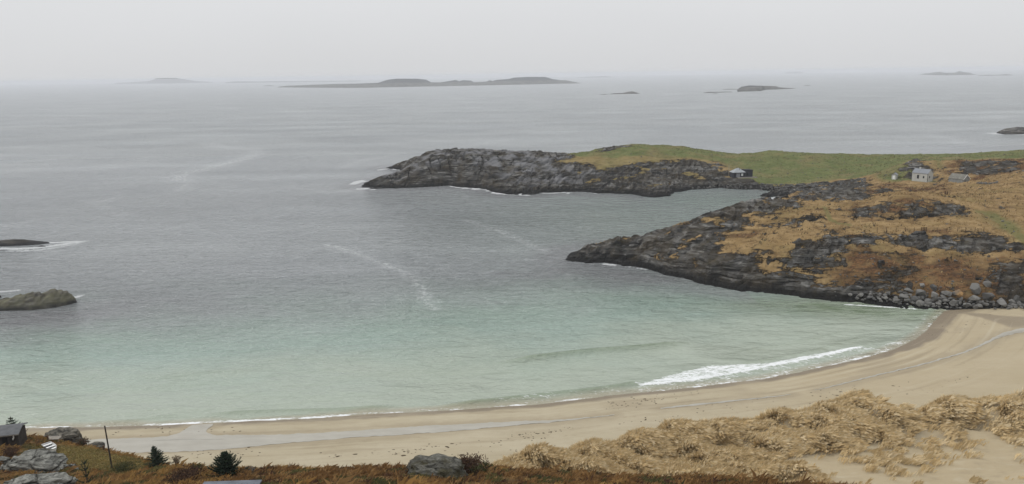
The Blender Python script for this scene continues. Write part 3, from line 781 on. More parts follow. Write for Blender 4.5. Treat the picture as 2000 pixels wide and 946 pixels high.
# long drifting foam lines
for lst, w, s in [
    ([(405, 282), (440, 288), (490, 292), (500, 300), (470, 312), (420, 325), (360, 340), (350, 352)], 7.0, .8), ([(370, 352), (350, 372)], 5, .6), ([(230, 385), (190, 398), (240, 420)], 4, .5),
    ([(640, 478), (700, 497), (760, 520), (800, 540), (822, 562), (836, 590), (852, 602)], 1.9, .8), ([(910, 430), (970, 450), (1030, 475), (1065, 492)], 2.2, .6),
    ([(670, 272), (760, 270), (870, 276)], 8, .5), ([(740, 278), (860, 290), (1000, 272)], 7, .4), ([(670, 328), (700, 316), (780, 300)], 5, .5), ([(560, 365), (640, 375), (700, 370)], 4, .4),
    ([(1600, 222), (1720, 219)], 14, .5), ([(1600, 243), (1700, 240), (1780, 238)], 12, .5), ([(1800, 260), (1880, 252), (1950, 248)], 10, .45), ([(1800, 262), (1850, 268), (1880, 280)], 8, .5), ([(1920, 226), (1960, 229)], 14, .5), ([(860, 205), (960, 200), (1020, 196)], 22, .35),
    ([(1290, 183.5), (1315, 184)], 26, .9), ([(0, 440), (120, 425), (260, 430)], 3, .35), ([(450, 172.5), (465, 172.5)], 60, .9)]:
    W = wline(lst, 30)
    pad_ = 3 * w + 10
    mm = (SX > W[:, 0].min() - pad_) & (SX < W[:, 0].max() + pad_) & (SY > W[:, 1].min() - pad_) & (SY < W[:, 1].max() + pad_)
    if mm.sum() == 0: continue
    d, par = polydist(W, SX[mm], SY[mm], closed=False)
    streak[mm] = np.maximum(streak[mm], s * np.exp(-(d / w) ** 2))
slack = near * np.clip(0.25 * sstep(0.3, 0.7, nz), 0, 1)
streak = np.maximum(streak, 0.0 * slack)
o = grid_obj('sea', SX, SY, Zs, M_SEA, None, dict(shallow=np.clip(shallow, 0, 1), weed=weed, algae_swell_shade=np.clip(algae_swell_shade, 0, 1), calm=calm, foam=np.clip(foam, 0, 1.2), streak=streak, open=sstep(260, 800, SY)))
tag(o, 'grey sea turning turquoise in the shallow bay', 'sea', kind='structure')

# ------------------------------------------------------------------ dunes
dune_crest = [(960, 918, 8.0), (1040, 900, 8.0), (1100, 889, 7.8), (1170, 871, 7.4), (1250, 854, 7.2), (1310, 839, 7.4), (1390, 838, 7.2), (1440, 842, 6.6), (1490, 818, 7.4), (1570, 803, 7.4), (1660, 787, 7.8), (1720, 784, 7.8), (1790, 801, 6.2), (1830, 789, 7.4), (1900, 784, 8.2), (1950, 778, 8.8), (2000, 771, 9.4), (2150, 752, 10.0)]
dune_front = [(1060, 925, 8.0), (1200, 900, 6.8), (1300, 880, 6.4), (1400, 880, 6.2), (1400, 905, 6.4), (1500, 860, 6.4), (1600, 845, 6.7), (1600, 900, 6.6), (1700, 820, 7.0), (1750, 870, 6.0), (1820, 850, 6.0), (1900, 860, 6.2), (1900, 825, 7.0), (2000, 850, 6.8), (2000, 810, 8.2), (1800, 946, 7.8), (1900, 900, 6.8), (2000, 946, 8.4), (1600, 946, 8.0), (1400, 946, 8.4), (1200, 940, 8.2), (1000, 945, 8.4), (2200, 900, 8.6)]
dp_, dv_ = [], []
for a, b, z in dune_crest:
    p = at(a, b, z); dp_.append(p[:2]); dv_.append(z)
    dp_.append(p[:2] + [-0.5, 4.0]); dv_.append(max(1.9 + 0.35 * (z - 6), 1.6)); dp_.append(p[:2] + [-1.0, 9.0]); dv_.append(0.2)
for a, b, z in dune_front:
    p = at(a, b, z); dp_.append(p[:2]); dv_.append(z)
dp_ += [np.array([-14.0, 84.0]), np.array([-14.0, 96.0]), np.array([10.0, 72.0]), np.array([60.0, 74.0]), np.array([90.0, 76.0])]; dv_ += [3, 0, 9, 9.5, 10]
dune_fn = tps(dp_, dv_, 0.0006)
dx_ = np.arange(-22, 112, 0.25); dy_ = np.arange(70, 132, 0.25)
DX, DY = np.meshgrid(dx_, dy_)
dz = dune_fn(DX, DY)
D0 = Field(dx_, dy_, dz)
def dreg(polys, soft, namp, nscale, seed):
    m = np.zeros_like(DX)
    for poly in polys:
        W = np.array([D0.hit(a, b)[:2] for a, b in poly])
        d = polydist(W, DX, DY) + namp * fbm(DX / nscale, DY / nscale, 4, seed)
        m = np.maximum(m, sstep(soft, -soft, d))
    return m
grass_zone = dreg([[(960, 950), (960, 912), (1100, 882), (1250, 846), (1340, 830), (1440, 836), (1460, 818), (1570, 796), (1700, 776), (1780, 800), (1800, 812), (1760, 835), (1720, 862), (1650, 880), (1575, 882), (1500, 902), (1430, 915), (1440, 950)],
                   [(1790, 806), (1826, 782), (1900, 778), (2060, 758), (2060, 900), (1960, 850), (1880, 828), (1850, 845), (1800, 826)],
                   [(1430, 950), (1440, 916), (1500, 914), (1560, 930), (1600, 950)], [(1690, 858), (1710, 842), (1745, 848), (1735, 868)], [(1735, 842), (1750, 832), (1775, 838), (1765, 850)], [(1850, 850), (1860, 832), (1880, 838), (1900, 868)]], 0.8, 1.4, 4.0, 411)
hum = fbm(DX / 6.0 + DY / 20, DY / 3.8, 4, 421, 0.42)
hum2 = fbm(DX / 1.5, DY / 1.3, 3, 427)
cover = grass_zone * sstep(-0.10, 0.14, hum + 0.45 * hum2 + 0.30 * sstep(42, 12, DX))
crest_rows = np.array([at(a, b, z)[:2] for a, b, z in dune_crest])
cdist, _ = polydist(crest_rows, DX, DY, closed=False)
cover = np.maximum(cover, 0.8 * sstep(1.5, 0.4, cdist + 0.8 * hum) * grass_zone)
sparse = dreg([[(1640, 900), (1700, 866), (1800, 850), (1880, 880), (1760, 935)]], 2, 2, 5, 431) * sstep(0.22, 0.42, fbm(DX / 2.2, DY / 1.6, 3, 437))
cover = np.maximum(cover, sparse * 0.8)
cover = np.maximum(cover, 0.25 * sstep(0.50, 0.66, fbm(DX / 2.6, DY / 1.1, 3, 440)) * (DX > 25))
dzz = dz + 1.75 * np.maximum(hum, -0.4) * (0.3 + 0.7 * grass_zone) + 0.20 * cover * (0.8 + 0.5 * hum2) + 0.05 * hum2 + 0.03 * fbm(DX / 0.8, DY / 0.8, 2, 441) + 0.25 * fbm(DX / 9, DY / 7, 3, 445)
DUNE = Field(dx_, dy_, dzz)
bh = BEACH.z(DX, DY)
o = grid_obj('dune', DX, DY, dzz, M_SAND, (dzz > bh - 0.5) & (DX / DY < 0.92), dict(wet=np.zeros_like(DX), damp=0.0 * cover, straw=0.85 * cover, tide=0.8 * fbm(DX / 3, DY / 1.2, 4, 447) * (1 - cover), warm=np.full_like(DX, 0.55)))
tag(o, 'ridge of sand dunes tufted with straw-coloured grass', 'dune', kind='structure')

# ------------------------------------------------------------------ near hillside and the small lawn
hill_pts = [(20, 866, 9.6), (60, 858, 8.9), (100, 862, 8.5), (100, 878, 9.2), (150, 884, 9.4), (178, 871, 8.4), (222, 884, 8.8), (262, 893, 9.2), (300, 902, 9.8), (335, 915, 11), (365, 921, 12.6), (400, 935, 15), (440, 932, 17), (520, 933, 19.4), (650, 933, 21), (800, 930, 22), (950, 926, 22), (1050, 939, 21.4), (1250, 948, 20), (1400, 956, 19), (1560, 964, 18),
            (60, 905, 10.6), (60, 935, 12.6), (200, 925, 11.8), (300, 935, 13.6), (200, 905, 10.2), (-150, 870, 10.4), (-150, 930, 14), (0, 890, 10.6)]
hp, hv_ = [], []
for a, b, z in hill_pts:
    p = at(a, b, z); hp.append(p[:2]); hv_.append(z)
for a, b, z, dd, zz_ in [(20, 866, 9.6, 9, 5), (100, 862, 8.5, 5, 5.2), (178, 871, 8.4, 4, 4.4), (262, 893, 9.2, 4, 4.2), (335, 915, 11.0, 5, 4.5), (400, 929, 15, 5, 8), (400, 929, 15, 12, 0), (520, 927, 19.4, 6, 12), (650, 924, 21, 6, 13.5), (800, 921, 22, 6, 14.5), (950, 917, 22, 6, 14.5), (1250, 935, 20, 6, 12.5), (1560, 951, 18, 6, 11), (650, 924, 21, 16, 1), (950, 917, 22, 16, 1), (1250, 935, 20, 16, 1), (1560, 951, 18, 16, 0), (60, 858, 8.9, 14, 0), (178, 871, 8.4, 11, -1), (-150, 870, 10.4, 12, 3), (1800, 960, 16, 0, 15)]:
    p = at(a, b, z); hp.append(p[:2] + [0, dd]); hv_.append(zz_)
hp += [np.array(c, float) for c in ((0, 46), (-25, 48), (26, 46), (-45, 62), (0, 24), (-30, 24), (30, 24), (0, 4), (50, 50), (50, 66))]; hv_ += [28.4, 27, 27, 18, 40, 39, 39, 52, 24, 14]
hill_fn = tps(hp, hv_, 0.0006)
hx_ = np.arange(-92, 62, 0.3); hy_ = np.arange(36, 124, 0.3)
HX, HY = np.meshgrid(hx_, hy_)
hz0 = hill_fn(HX, HY)
hz = hz0 + 0.35 * fbm(HX / 5, HY / 5, 4, 511) + 0.10 * fbm(HX / 1.1, HY / 1.1, 3, 515)
HILL = Field(hx_, hy_, hz)
lawn_w = np.array([HILL.hit(a, b)[:2] for a, b in [(40, 872), (100, 866), (170, 873), (225, 888), (300, 905), (330, 920), (230, 925), (140, 915), (115, 892), (60, 884)]])
lawn = sstep(1.0, -1.0, polydist(lawn_w, HX, HY) + 0.8 * fbm(HX / 3, HY / 3, 3, 521))
t = NT('hillside_ground')
n1 = t.noise(0.5, 5, 0.65); n2 = t.noise(2.5, 4, 0.7)
heath = t.mix(t.ramp(n1, 0.35, 0.65), (0.060, 0.036, 0.018), (0.175, 0.105, 0.040))
lawnc = t.mix(t.ramp(n1, 0.3, 0.7), (0.105, 0.082, 0.030), (0.175, 0.135, 0.048))
lawnc = t.mix(t.ramp(n2, 0.5, 0.75, 0, 0.6), lawnc, (0.075, 0.070, 0.024))
M_HILL = t.done(t.mix(t.attr('lawn'), heath, lawnc), 0.95, t.bump(t.math('ADD', n1, n2), 0.8, 0.25))
bh = BEACH.z(HX, HY)
o = grid_obj('hillside', HX, HY, hz, M_HILL, hz > bh - 0.6, dict(lawn=lawn))
tag(o, 'heather-covered slope with a small lawn above the sand', 'hillside', kind='structure')

# ------------------------------------------------------------------ grass and heather as masses of blades
t = NT('dry_blades')
t.b.inputs['Specular IOR Level'].default_value = 0.1
M_BLADE = t.done(t.attr('tint', True), 0.85)
def blades(name, base, h, w, lean, col, label, bend=0.35):
    n = len(base)
    a = rng.uniform(0, np.pi, n)
    dx, dy = np.cos(a) * w / 2, np.sin(a) * w / 2
    V = np.empty((n, 4, 3), np.float32)
    V[:, 0] = base; V[:, 0, 0] -= dx; V[:, 0, 1] -= dy
    V[:, 1] = base; V[:, 1, 0] += dx; V[:, 1, 1] += dy
    mid = base + np.stack([lean[:, 0] * h * bend, lean[:, 1] * h * bend, h * 0.62], -1)
    V[:, 2] = mid; V[:, 2, 0] += dx * 0.7; V[:, 2, 1] += dy * 0.7
    V[:, 3] = base + np.stack([lean[:, 0] * h, lean[:, 1] * h, h * (1 - 0.25 * np.hypot(lean[:, 0], lean[:, 1]))], -1)
    i = np.arange(n)[:, None] * 4
    Fq = i + np.array([0, 1, 2, 3])
    # a bent blade: four corners, folded along its length
    T = np.concatenate([i + np.array([0, 1, 2]), i + np.array([0, 2, 3])])
    C = np.repeat(col, 4, 0)
    o = raw_mesh(name, V.reshape(-1, 3), T, M_BLADE, False, dict(tint=C))
    o['kind'] = 'stuff'; o['label'] = label; o['category'] = 'grass'
    return o
def scatter(weight, xs, ys, n):
    w = weight.ravel() / weight.sum()
    k = rng.choice(w.size, n, p=w)
    j, i = np.unravel_index(k, weight.shape)
    return xs[i] + rng.uniform(-0.5, 0.5, n) * (xs[1] - xs[0]), ys[j] + rng.uniform(-0.5, 0.5, n) * (ys[1] - ys[0])
def pick(cols, n, var=0.18):
    c = np.array(cols)[rng.integers(0, len(cols), n)]
    return np.clip(c * rng.uniform(1 - var, 1 + var, (n, 1)), 0, 0.95)

# marram on the dunes: tufts of bent blades
vis = (DY > 78) & (dzz > bh.min())
wgt = (cover + 0.05 * grass_zone) * (DX / DY < 0.74) * (DX > -14) * (dzz > BEACH.z(DX, DY) + 0.3)
NT_ = 26000; PER = 9
tx, ty = scatter(wgt, dx_, dy_, NT_)
flow = fbm(tx / 5, ty / 5, 3, 601)                        # blades lie in the direction the slope falls and the wind combs
gx = (DUNE.z(tx + 0.4, ty) - DUNE.z(tx - 0.4, ty)) / 0.8; gy = (DUNE.z(tx, ty + 0.4) - DUNE.z(tx, ty - 0.4)) / 0.8
lx0 = 0.40 - 0.8 * gx + 0.25 * flow; ly0 = -0.35 - 0.8 * gy
bx = np.repeat(tx, PER) + rng.normal(0, 0.24, NT_ * PER); by = np.repeat(ty, PER) + rng.normal(0, 0.24, NT_ * PER)
hgt = np.repeat(rng.uniform(0.6, 1.2, NT_), PER) * rng.uniform(0.6, 1.1, NT_ * PER)
lean = np.stack([np.repeat(lx0, PER) + rng.normal(0, 0.12, NT_ * PER), np.repeat(ly0, PER) + rng.normal(0, 0.12, NT_ * PER)], -1)
tc = pick([(0.66, 0.53, 0.320), (0.60, 0.47, 0.270), (0.54, 0.405, 0.215), (0.70, 0.585, 0.385), (0.50, 0.380, 0.205)], NT_, 0.10)
blades('dune_grass', np.stack([bx, by, DUNE.z(bx, by) - 0.05], -1), hgt, rng.uniform(0.011, 0.024, len(bx)), lean, np.clip(np.repeat(tc, PER, 0) * rng.uniform(0.85, 1.12, (len(bx), 1)), 0, 1), 'straw-coloured marram grass combed over the dunes')

# rough grass and heather standing on the promontory and round the houses
LW = (1 - np.clip(rock * 1.15, 0, 1)) * np.where(LY < 345, 1.0, 0.35 * (green > 0.5) * (LY < 440)) * (zz > 1.0) * (LX / LY < 0.72) * hm * (1 - pathm)
ntf = 15000
tx, ty = scatter(LW, lx, ly, ntf)
ii = np.clip(((tx - lx[0]) / (lx[1] - lx[0])).astype(int), 0, len(lx) - 1); jj = np.clip(((ty - ly[0]) / (ly[1] - ly[0])).astype(int), 0, len(ly) - 1)
isr = (rust[jj, ii] + 0.35 * rng.normal(0, 1, ntf)) > 0.55
dk = fbm(tx / 3.5, ty / 2.5, 3, 611) > 0.46
cA = pick([(0.235, 0.158, 0.072), (0.29, 0.205, 0.102), (0.20, 0.135, 0.06), (0.26, 0.18, 0.084)], ntf); cB = pick([(0.085, 0.045, 0.022), (0.13, 0.07, 0.03), (0.05, 0.03, 0.018)], ntf); cD = pick([(0.06, 0.042, 0.024), (0.085, 0.07, 0.033)], ntf)
cc_ = np.where(isr[:, None], cB, cA); cG = pick([(0.095, 0.095, 0.036), (0.135, 0.128, 0.05), (0.17, 0.145, 0.07), (0.07, 0.072, 0.03)], ntf)
cc_ = np.where((green[jj, ii] > 0.5)[:, None], cG, cc_)
cc_ = np.where(dk[:, None], cD, cc_)
k3 = 3
bx = np.repeat(tx, k3) + rng.normal(0, 0.25, ntf * k3); by = np.repeat(ty, k3) + rng.normal(0, 0.25, ntf * k3)
o = blades('heath_grass', np.stack([bx, by, LAND.z(bx, by) - 0.08], -1), rng.uniform(0.25, 0.6, ntf * k3) * np.repeat(np.where(dk, 1.35, 1.0), k3), rng.uniform(0.12, 0.32, ntf * k3), rng.normal(0.25, 0.35, (ntf * k3, 2)), np.repeat(cc_, k3, 0), 'tan tussock grass and dark heather on the promontory')

# heather, bracken and rough grass on the near slope
hv2 = (HY / np.maximum(np.abs(HX), 1) > 1.2) & (HX / HY > -0.78) & (HX / HY < 0.5)
# only the strip the hillside shows
rows = 473 - F_PX * ((HX * _u[0] + HY * _u[1] + (hz - CAM_H) * _u[2]) / (HX * _f[0] + HY * _f[1] + (hz - CAM_H) * _f[2]))
gz_y = np.gradient(hz, 0.3, axis=0)
show = (rows < 1010) & (gz_y > -0.85) & hv2 & (hz > BEACH.z(HX, HY) + 0.8)
wh = show * (1 - lawn) * 1.0
tx, ty = scatter(wh, hx_, hy_, 11000); PER = 12; NT_ = 11000
kind = fbm(tx / 2.6, ty / 2.6, 3, 621)
kind2 = fbm(tx / 6, ty / 6, 3, 627)
heather = np.array([(0.075, 0.040, 0.027), (0.110, 0.060, 0.034), (0.145, 0.085, 0.042)]); bracken = np.array([(0.240, 0.140, 0.056), (0.310, 0.190, 0.080), (0.190, 0.105, 0.042)]); juniper = np.array([(0.070, 0.072, 0.031), (0.105, 0.100, 0.040), (0.140, 0.125, 0.048)]); straw = np.array([(0.42, 0.27, 0.10), (0.36, 0.215, 0.075)])
r3 = rng.integers(0, 3, NT_); r2 = rng.integers(0, 2, NT_)
tc = np.where((kind > 0.12)[:, None], bracken[r3], np.where((kind < -0.16)[:, None], juniper[r3], heather[r3]))
tc = np.where((kind2 > 0.42)[:, None], straw[r2], tc)
leftish = tx < -22
tc = np.where((leftish & (kind > -0.1))[:, None], np.where((kind > 0.2)[:, None], straw[r2] * 0.8, bracken[r3]), tc)
hg = np.where(kind > 0.12, 0.55, 0.36) * rng.uniform(0.6, 1.2, NT_)
tall = rng.random(NT_) < 0.012
hg = np.where(tall, hg * 2.0, hg)
bx = np.repeat(tx, PER) + rng.normal(0, 0.16, NT_ * PER); by = np.repeat(ty, PER) + rng.normal(0, 0.16, NT_ * PER)
hgt = np.repeat(hg, PER) * rng.uniform(0.55, 1.1, NT_ * PER)
lean = np.stack([0.3 + rng.normal(0, 0.4, NT_ * PER), rng.normal(0, 0.4, NT_ * PER)], -1)
o = blades('heather', np.stack([bx, by, HILL.z(bx, by) - 0.05], -1), hgt, rng.uniform(0.02, 0.042, len(bx)), lean, np.clip(np.repeat(tc, PER, 0) * rng.uniform(0.75, 1.25, (len(bx), 1)), 0, 1), 'rust-brown heather and bracken on the near slope')
o['category'] = 'heather'
# short turf of the lawn
tx, ty = scatter(lawn * show, hx_, hy_, 16000)
blades('lawn_grass', np.stack([tx, ty, HILL.z(tx, ty) - 0.02], -1), rng.uniform(0.08, 0.22, 16000), rng.uniform(0.05, 0.09, 16000), rng.normal(0.2, 0.4, (16000, 2)), pick([(0.15, 0.125, 0.042), (0.11, 0.10, 0.034), (0.21, 0.15, 0.055), (0.17, 0.11, 0.04)], 16000), 'short olive-brown grass of the lawn beside the wooden shed')

# ------------------------------------------------------------------ islands and skerries
def island_material(name, low, high):
    t = NT(name)
    n = t.noise(0.012, 6, 0.65); n2 = t.noise(0.05, 5, 0.6)
    c = t.mix(t.ramp(n2, 0.35, 0.65), tuple(x * 0.6 for x in low), tuple(x * 1.4 for x in low))
    c = t.mix(t.attr('wood'), c, high)
    return t.done(c, 0.9, t.bump(n2, 0.6, 2.0))
M_ISLE = island_material('island_heath', (0.085, 0.083, 0.074), (0.026, 0.029, 0.030))
t = NT('skerry_rock')
c, h = rock_color(t, 0.8)
c = t.mix(t.attr('wet'), c, (0.016, 0.016, 0.017))
M_SKERRY = t.done(c, 0.75, t.bump(h, 0.9, 0.35))
t = NT('lichened_rock')
c, h = rock_color(t, 1.0, (0, R(-8), R(20)))
c = t.mix(t.ramp(t.noise(0.3, 4), 0.35, 0.65), c, (0.120, 0.117, 0.080))
c = t.mix(t.attr('wet'), c, (0.030, 0.030, 0.028))
M_LICHEN = t.done(c, 0.85, t.bump(h, 0.9, 0.3))

def mound(name, label, cat, base, top, depth, mat, seed, nt=120, ns=28, rough=0.10, group=None, wood_from=None, back=0.5, ledge=0.0, steep=2.2):
    bpx = np.array(base, float); tpx = np.array(top, float)
    u = np.linspace(0, 1, nt)
    pxs = bpx[0, 0] + (bpx[-1, 0] - bpx[0, 0]) * u
    pys = np.interp(pxs, bpx[:, 0], bpx[:, 1])
    tys = np.interp(pxs, tpx[:, 0], tpx[:, 1])
    E = np.array([at(a, b) for a, b in zip(pxs, pys)])
    dirs = E[:, :2] / np.linalg.norm(E[:, :2], axis=1)[:, None]
    tap = np.clip(np.minimum(u, 1 - u) / 0.22, 0, 1) ** 0.5 * 0.9 + 0.1
    dep = depth * tap
    ridge = E[:, :2] + dirs * (dep * back)[:, None]
    zt = np.array([max(at_y(a, b, r_[1])[2], 0.05) for a, b, r_ in zip(pxs, tys, ridge)])
    s = np.linspace(-0.08, 1.08, ns)
    S, Ui = np.meshgrid(s, np.arange(nt))
    X = E[Ui, 0] + dirs[Ui, 0] * dep[Ui] * S; Y = E[Ui, 1] + dirs[Ui, 1] * dep[Ui] * S
    k = np.clip(1 - np.abs((S - back) / np.where(S < back, back, 1 - back)) ** steep, -0.3, 1)
    Zp = zt[Ui] * np.where(k > 0, np.maximum(k, 0) ** 0.72, k)
    L = max(np.ptp(E[:, 0]), 1)
    sc1 = max(depth / 2.5, 0.5)
    nzv = fbm(X / sc1, Y / sc1, 5, seed)
    Z = Zp + rough * zt[Ui] * nzv * (k > 0) * (k < 0.97)
    if ledge:
        ss = (X * 0.5 + Y * 0.35 - Z * 0.8) / ledge + 0.7 * fbm(X / (3 * ledge), Y / (3 * ledge), 3, seed + 5)
        f = ss - np.floor(ss)
        Z = Z + 0.28 * ledge * (np.where(f < 0.8, f / 0.8, (1 - f) / 0.2) - 0.5) * np.clip(k * 3, 0, 1)
    Z = np.where(k <= 0, -0.15 * zt[Ui] - 0.3, Z)
    A = dict(wet=sstep(1.4, 0.3, Z + 0.4 * nzv), wood=np.zeros_like(Z))
    if wood_from is not None:
        A['wood'] = sstep(wood_from * 0.85, wood_from * 1.1, zt[Ui] * np.clip(k, 0, 1) + 2.0 * nzv)
    o = grid_obj(name, X, Y, Z, mat, None, A)
    # the base of the object stands at its own place
    c = Vector((float(X.mean()), float(Y.mean()), 0))
    o.data.transform(Matrix.Translation(-c)); o.location = c
    tag(o, label, cat, group)
    return o

mound('island', 'long low island with two dark flat-topped hills near the horizon', 'island', [(541, 171), (620, 171.6), (700, 172), (850, 169), (1000, 166), (1134, 163)],
      [(541, 171), (548, 169), (560, 168), (600, 166.3), (650, 164.5), (700, 163.7), (740, 162), (748, 159), (760, 155.7), (775, 154), (815, 154), (833, 156), (842, 161), (860, 161.5), (875, 159), (890, 156.5), (897, 159), (905, 157), (921, 158), (925, 161), (950, 160), (957, 157), (962, 159), (970, 156.5), (995, 154.5), (1003, 152), (1030, 150.5), (1065, 150.5), (1080, 155), (1095, 157), (1105, 157), (1120, 160), (1134, 162.5)], 520, M_ISLE, 701, 420, 36, 0.05, wood_from=17)
mound('island', 'faint hazy island with a flat hump, farthest left on the horizon', 'island', [(225, 164.5), (300, 163.8), (415, 162)], [(225, 162.4), (262, 160.3), (290, 159), (300, 156), (307, 153), (345, 152.5), (362, 155), (378, 158), (415, 160.5)], 900, M_ISLE, 703, 120, 24, 0.04)
mound('island', 'faint low strip of land just beyond the left end of the long island', 'island', [(440, 162.5), (560, 161), (705, 159)], [(440, 161), (455, 159.5), (475, 159.2), (505, 159.7), (530, 159), (560, 159.3), (640, 158.8), (705, 157.8)], 700, M_ISLE, 705, 120, 20, 0.04)
mound('skerry', 'tiny skerry beside the left tip of the long island', 'skerry', [(515, 168.6), (536, 168.4)], [(515, 168), (523, 167), (530, 167.2), (536, 168)], 60, M_ISLE, 707, 30, 14)
mound('island', 'thin faint islet on the horizon right of the long island', 'island', [(1128, 152.3), (1196, 151)], [(1128, 151.6), (1160, 150.2), (1178, 149), (1196, 150.4)], 400, M_ISLE, 709, 60, 16, 0.04)
mound('skerry', 'small grey skerry with a hump at its right end', 'skerry', [(1191, 184.6), (1250, 183.4)], [(1191, 184), (1200, 182.5), (1217, 182), (1225, 180), (1235, 178.7), (1243, 181), (1250, 183)], 70, M_ISLE, 711, 70, 20, 0.06)
mound('skerry', 'tiny low rock just left of the humped grey skerry', 'skerry', [(1172, 185.4), (1187, 185)], [(1172, 185), (1179, 184), (1187, 184.6)], 30, M_ISLE, 713, 30, 14)
mound('island', 'dark rocky islet with steep left end and long flat right tail', 'island', [(1440, 179.6), (1486, 178.2), (1492, 176), (1553, 173.6)], [(1440, 175), (1447, 170), (1462, 167.3), (1515, 168.5), (1522, 171), (1553, 173)], 130, M_ISLE, 715, 90, 22, 0.10, wood_from=12)
mound('skerry', 'flat skerry fringed with surf left of the rocky islet', 'skerry', [(1374, 182.3), (1430, 180.3)], [(1374, 181.4), (1385, 179.6), (1400, 180), (1420, 179.3), (1430, 179.6)], 60, M_ISLE, 717, 60, 16)
mound('skerry', 'thin low rock almost touching the steep end of the rocky islet', 'skerry', [(1412, 175.4), (1440, 175.2)], [(1412, 174.8), (1425, 174), (1440, 174.4)], 60, M_ISLE, 719, 40, 14)
mound('skerry', 'tiny dark rock in front of the flat surf-fringed skerry', 'skerry', [(1392, 183.8), (1403, 183.6)], [(1392, 183.4), (1397, 182.8), (1403, 183.3)], 20, M_ISLE, 721, 24, 12)
mound('skerry', 'tiny lone rock right of the rocky islet tail', 'skerry', [(1571, 167.7), (1583, 167.5)], [(1571, 167.2), (1577, 166.5), (1583, 167)], 60, M_ISLE, 723, 24, 12)
mound('island', 'faint small islet on the horizon above the rocky islet', 'island', [(1534, 144), (1568, 143.5)], [(1534, 142.6), (1542, 140.5), (1560, 140.5), (1568, 142.2)], 500, M_ISLE, 725, 50, 16, 0.04)
mound('island', 'hazy islet with two small humps, near the right edge of the horizon', 'island', [(1796, 146.6), (1850, 147.6), (1906, 146.6)], [(1796, 145.8), (1810, 143.5), (1828, 141.3), (1835, 140.5), (1845, 142.5), (1864, 142.5), (1873, 139), (1880, 141), (1895, 142.5), (1900, 145), (1906, 145.9)], 260, M_ISLE, 727, 110, 20, 0.05)
mound('skerry', 'faint thin skerry trailing right of the two-humped islet', 'skerry', [(1911, 148.4), (1977, 147.6)], [(1911, 147.4), (1930, 146.4), (1945, 147), (1965, 145.3), (1977, 146.4)], 200, M_ISLE, 729, 70, 16, 0.05)
mound('skerry', 'black rock with white surf out beyond the green headland, cut by the right edge', 'skerry', [(1946, 260.5), (1962, 263), (2035, 262.5)], [(1946, 259.6), (1960, 252.5), (1985, 248.5), (2005, 250), (2020, 254), (2035, 260)], 22, M_SKERRY, 731, 90, 30, 0.12, ledge=2.5)
mound('skerry', 'smooth black half-drowned rock in surf at the left edge', 'skerry', [(-70, 485), (0, 481.5), (40, 480.5), (75, 478), (97, 475.5)], [(-70, 479), (-20, 472), (10, 470), (30, 468.3), (50, 469), (70, 472), (97, 475)], 9, M_SKERRY, 733, 110, 34, 0.06, ledge=0.0)
mound('skerry', 'tiny black rock awash beside the half-drowned skerry', 'skerry', [(75, 482.3), (89, 481.8)], [(75, 481.5), (82, 479.6), (89, 481.2)], 1.6, M_SKERRY, 735, 24, 14)
mound('skerry', 'olive-grey whaleback rock rising from the bay at the left edge', 'skerry', [(-80, 614), (0, 608), (60, 606.5), (110, 601), (151, 591.5)], [(-80, 602), (0, 589), (30, 581), (60, 575), (80, 571), (85, 573.5), (92, 572.5), (105, 567), (120, 566.5), (135, 570), (146, 579), (151, 590)], 7.5, M_LICHEN, 737, 200, 60, 0.20, ledge=1.3, steep=2.8)
mound('skerry', 'small dark rock behind the whaleback rock, cut by the left edge', 'skerry', [(-30, 583), (3, 581.5)], [(-30, 575), (-10, 573.5), (0, 575), (3, 580)], 2.5, M_SKERRY, 739, 30, 16)

# ------------------------------------------------------------------ boulders
t = NT('boulder_stone')
c, h = rock_color(t, 1.15, (R(20), R(30), 0), True, 2.0)
oi = t.n.new('ShaderNodeObjectInfo')
c = t.mix(0.75, c, t.mix(oi.outputs['Random'], (0.075, 0.075, 0.074), (0.215, 0.210, 0.196)), 'MIX')
c = t.mix(t.ramp(t.noise(2.0, 4, 0.6, t.pos((1, 1, 1), (0, 0, 0), True)), 0.5, 0.7, 0, 0.6), c, (0.06, 0.06, 0.06))
M_BOULDER = t.done(c, 0.88, t.bump(h, 0.7, 0.15))
t = NT('ochre_lichen_stone')
c, h = rock_color(t, 1.15, (R(20), R(30), 0), True, 2.0)
c = t.mix(t.ramp(t.noise(0.9, 4, 0.6, t.pos((1, 1, 1), (0, 0, 0), True)), 0.42, 0.58), c, (0.33, 0.20, 0.085))
M_OCHRE = t.done(c, 0.9, t.bump(h, 0.7, 0.15))

def boulder_mesh(seed, flat=0.7):
    r_ = random.Random(seed)
    bm = bmesh.new()
    for _ in range(15):
        v = Vector((r_.gauss(0, 1), r_.gauss(0, 1), r_.gauss(0, 1))).normalized()
        v = Vector((v.x * r_.uniform(0.82, 1.0), v.y * 0.8 * r_.uniform(0.85, 1.0), v.z * flat * r_.uniform(0.85, 1.0)))
        bm.verts.new(v * 0.5)
    bmesh.ops.convex_hull(bm, input=bm.verts)
    for v in [v for v in bm.verts if not v.link_faces]: bm.verts.remove(v)
    bmesh.ops.dissolve_limit(bm, angle_limit=R(9), verts=bm.verts, edges=bm.edges)
    bmesh.ops.bevel(bm, geom=bm.edges[:], offset=0.018, segments=1, affect='EDGES', clamp_overlap=True)
    bmesh.ops.triangulate(bm, faces=bm.faces)
    me = bpy.data.meshes.new('boulder'); bm.to_mesh(me); bm.free()
    return me
BM = [boulder_mesh(900 + i, [0.75, 0.6, 0.85, 0.5, 0.7, 0.65, 0.9, 0.55][i]) for i in range(8)]
for m_ in BM: m_.materials.append(M_BOULDER)
OC = boulder_mesh(950, 0.8); OC.materials.append(M_OCHRE)
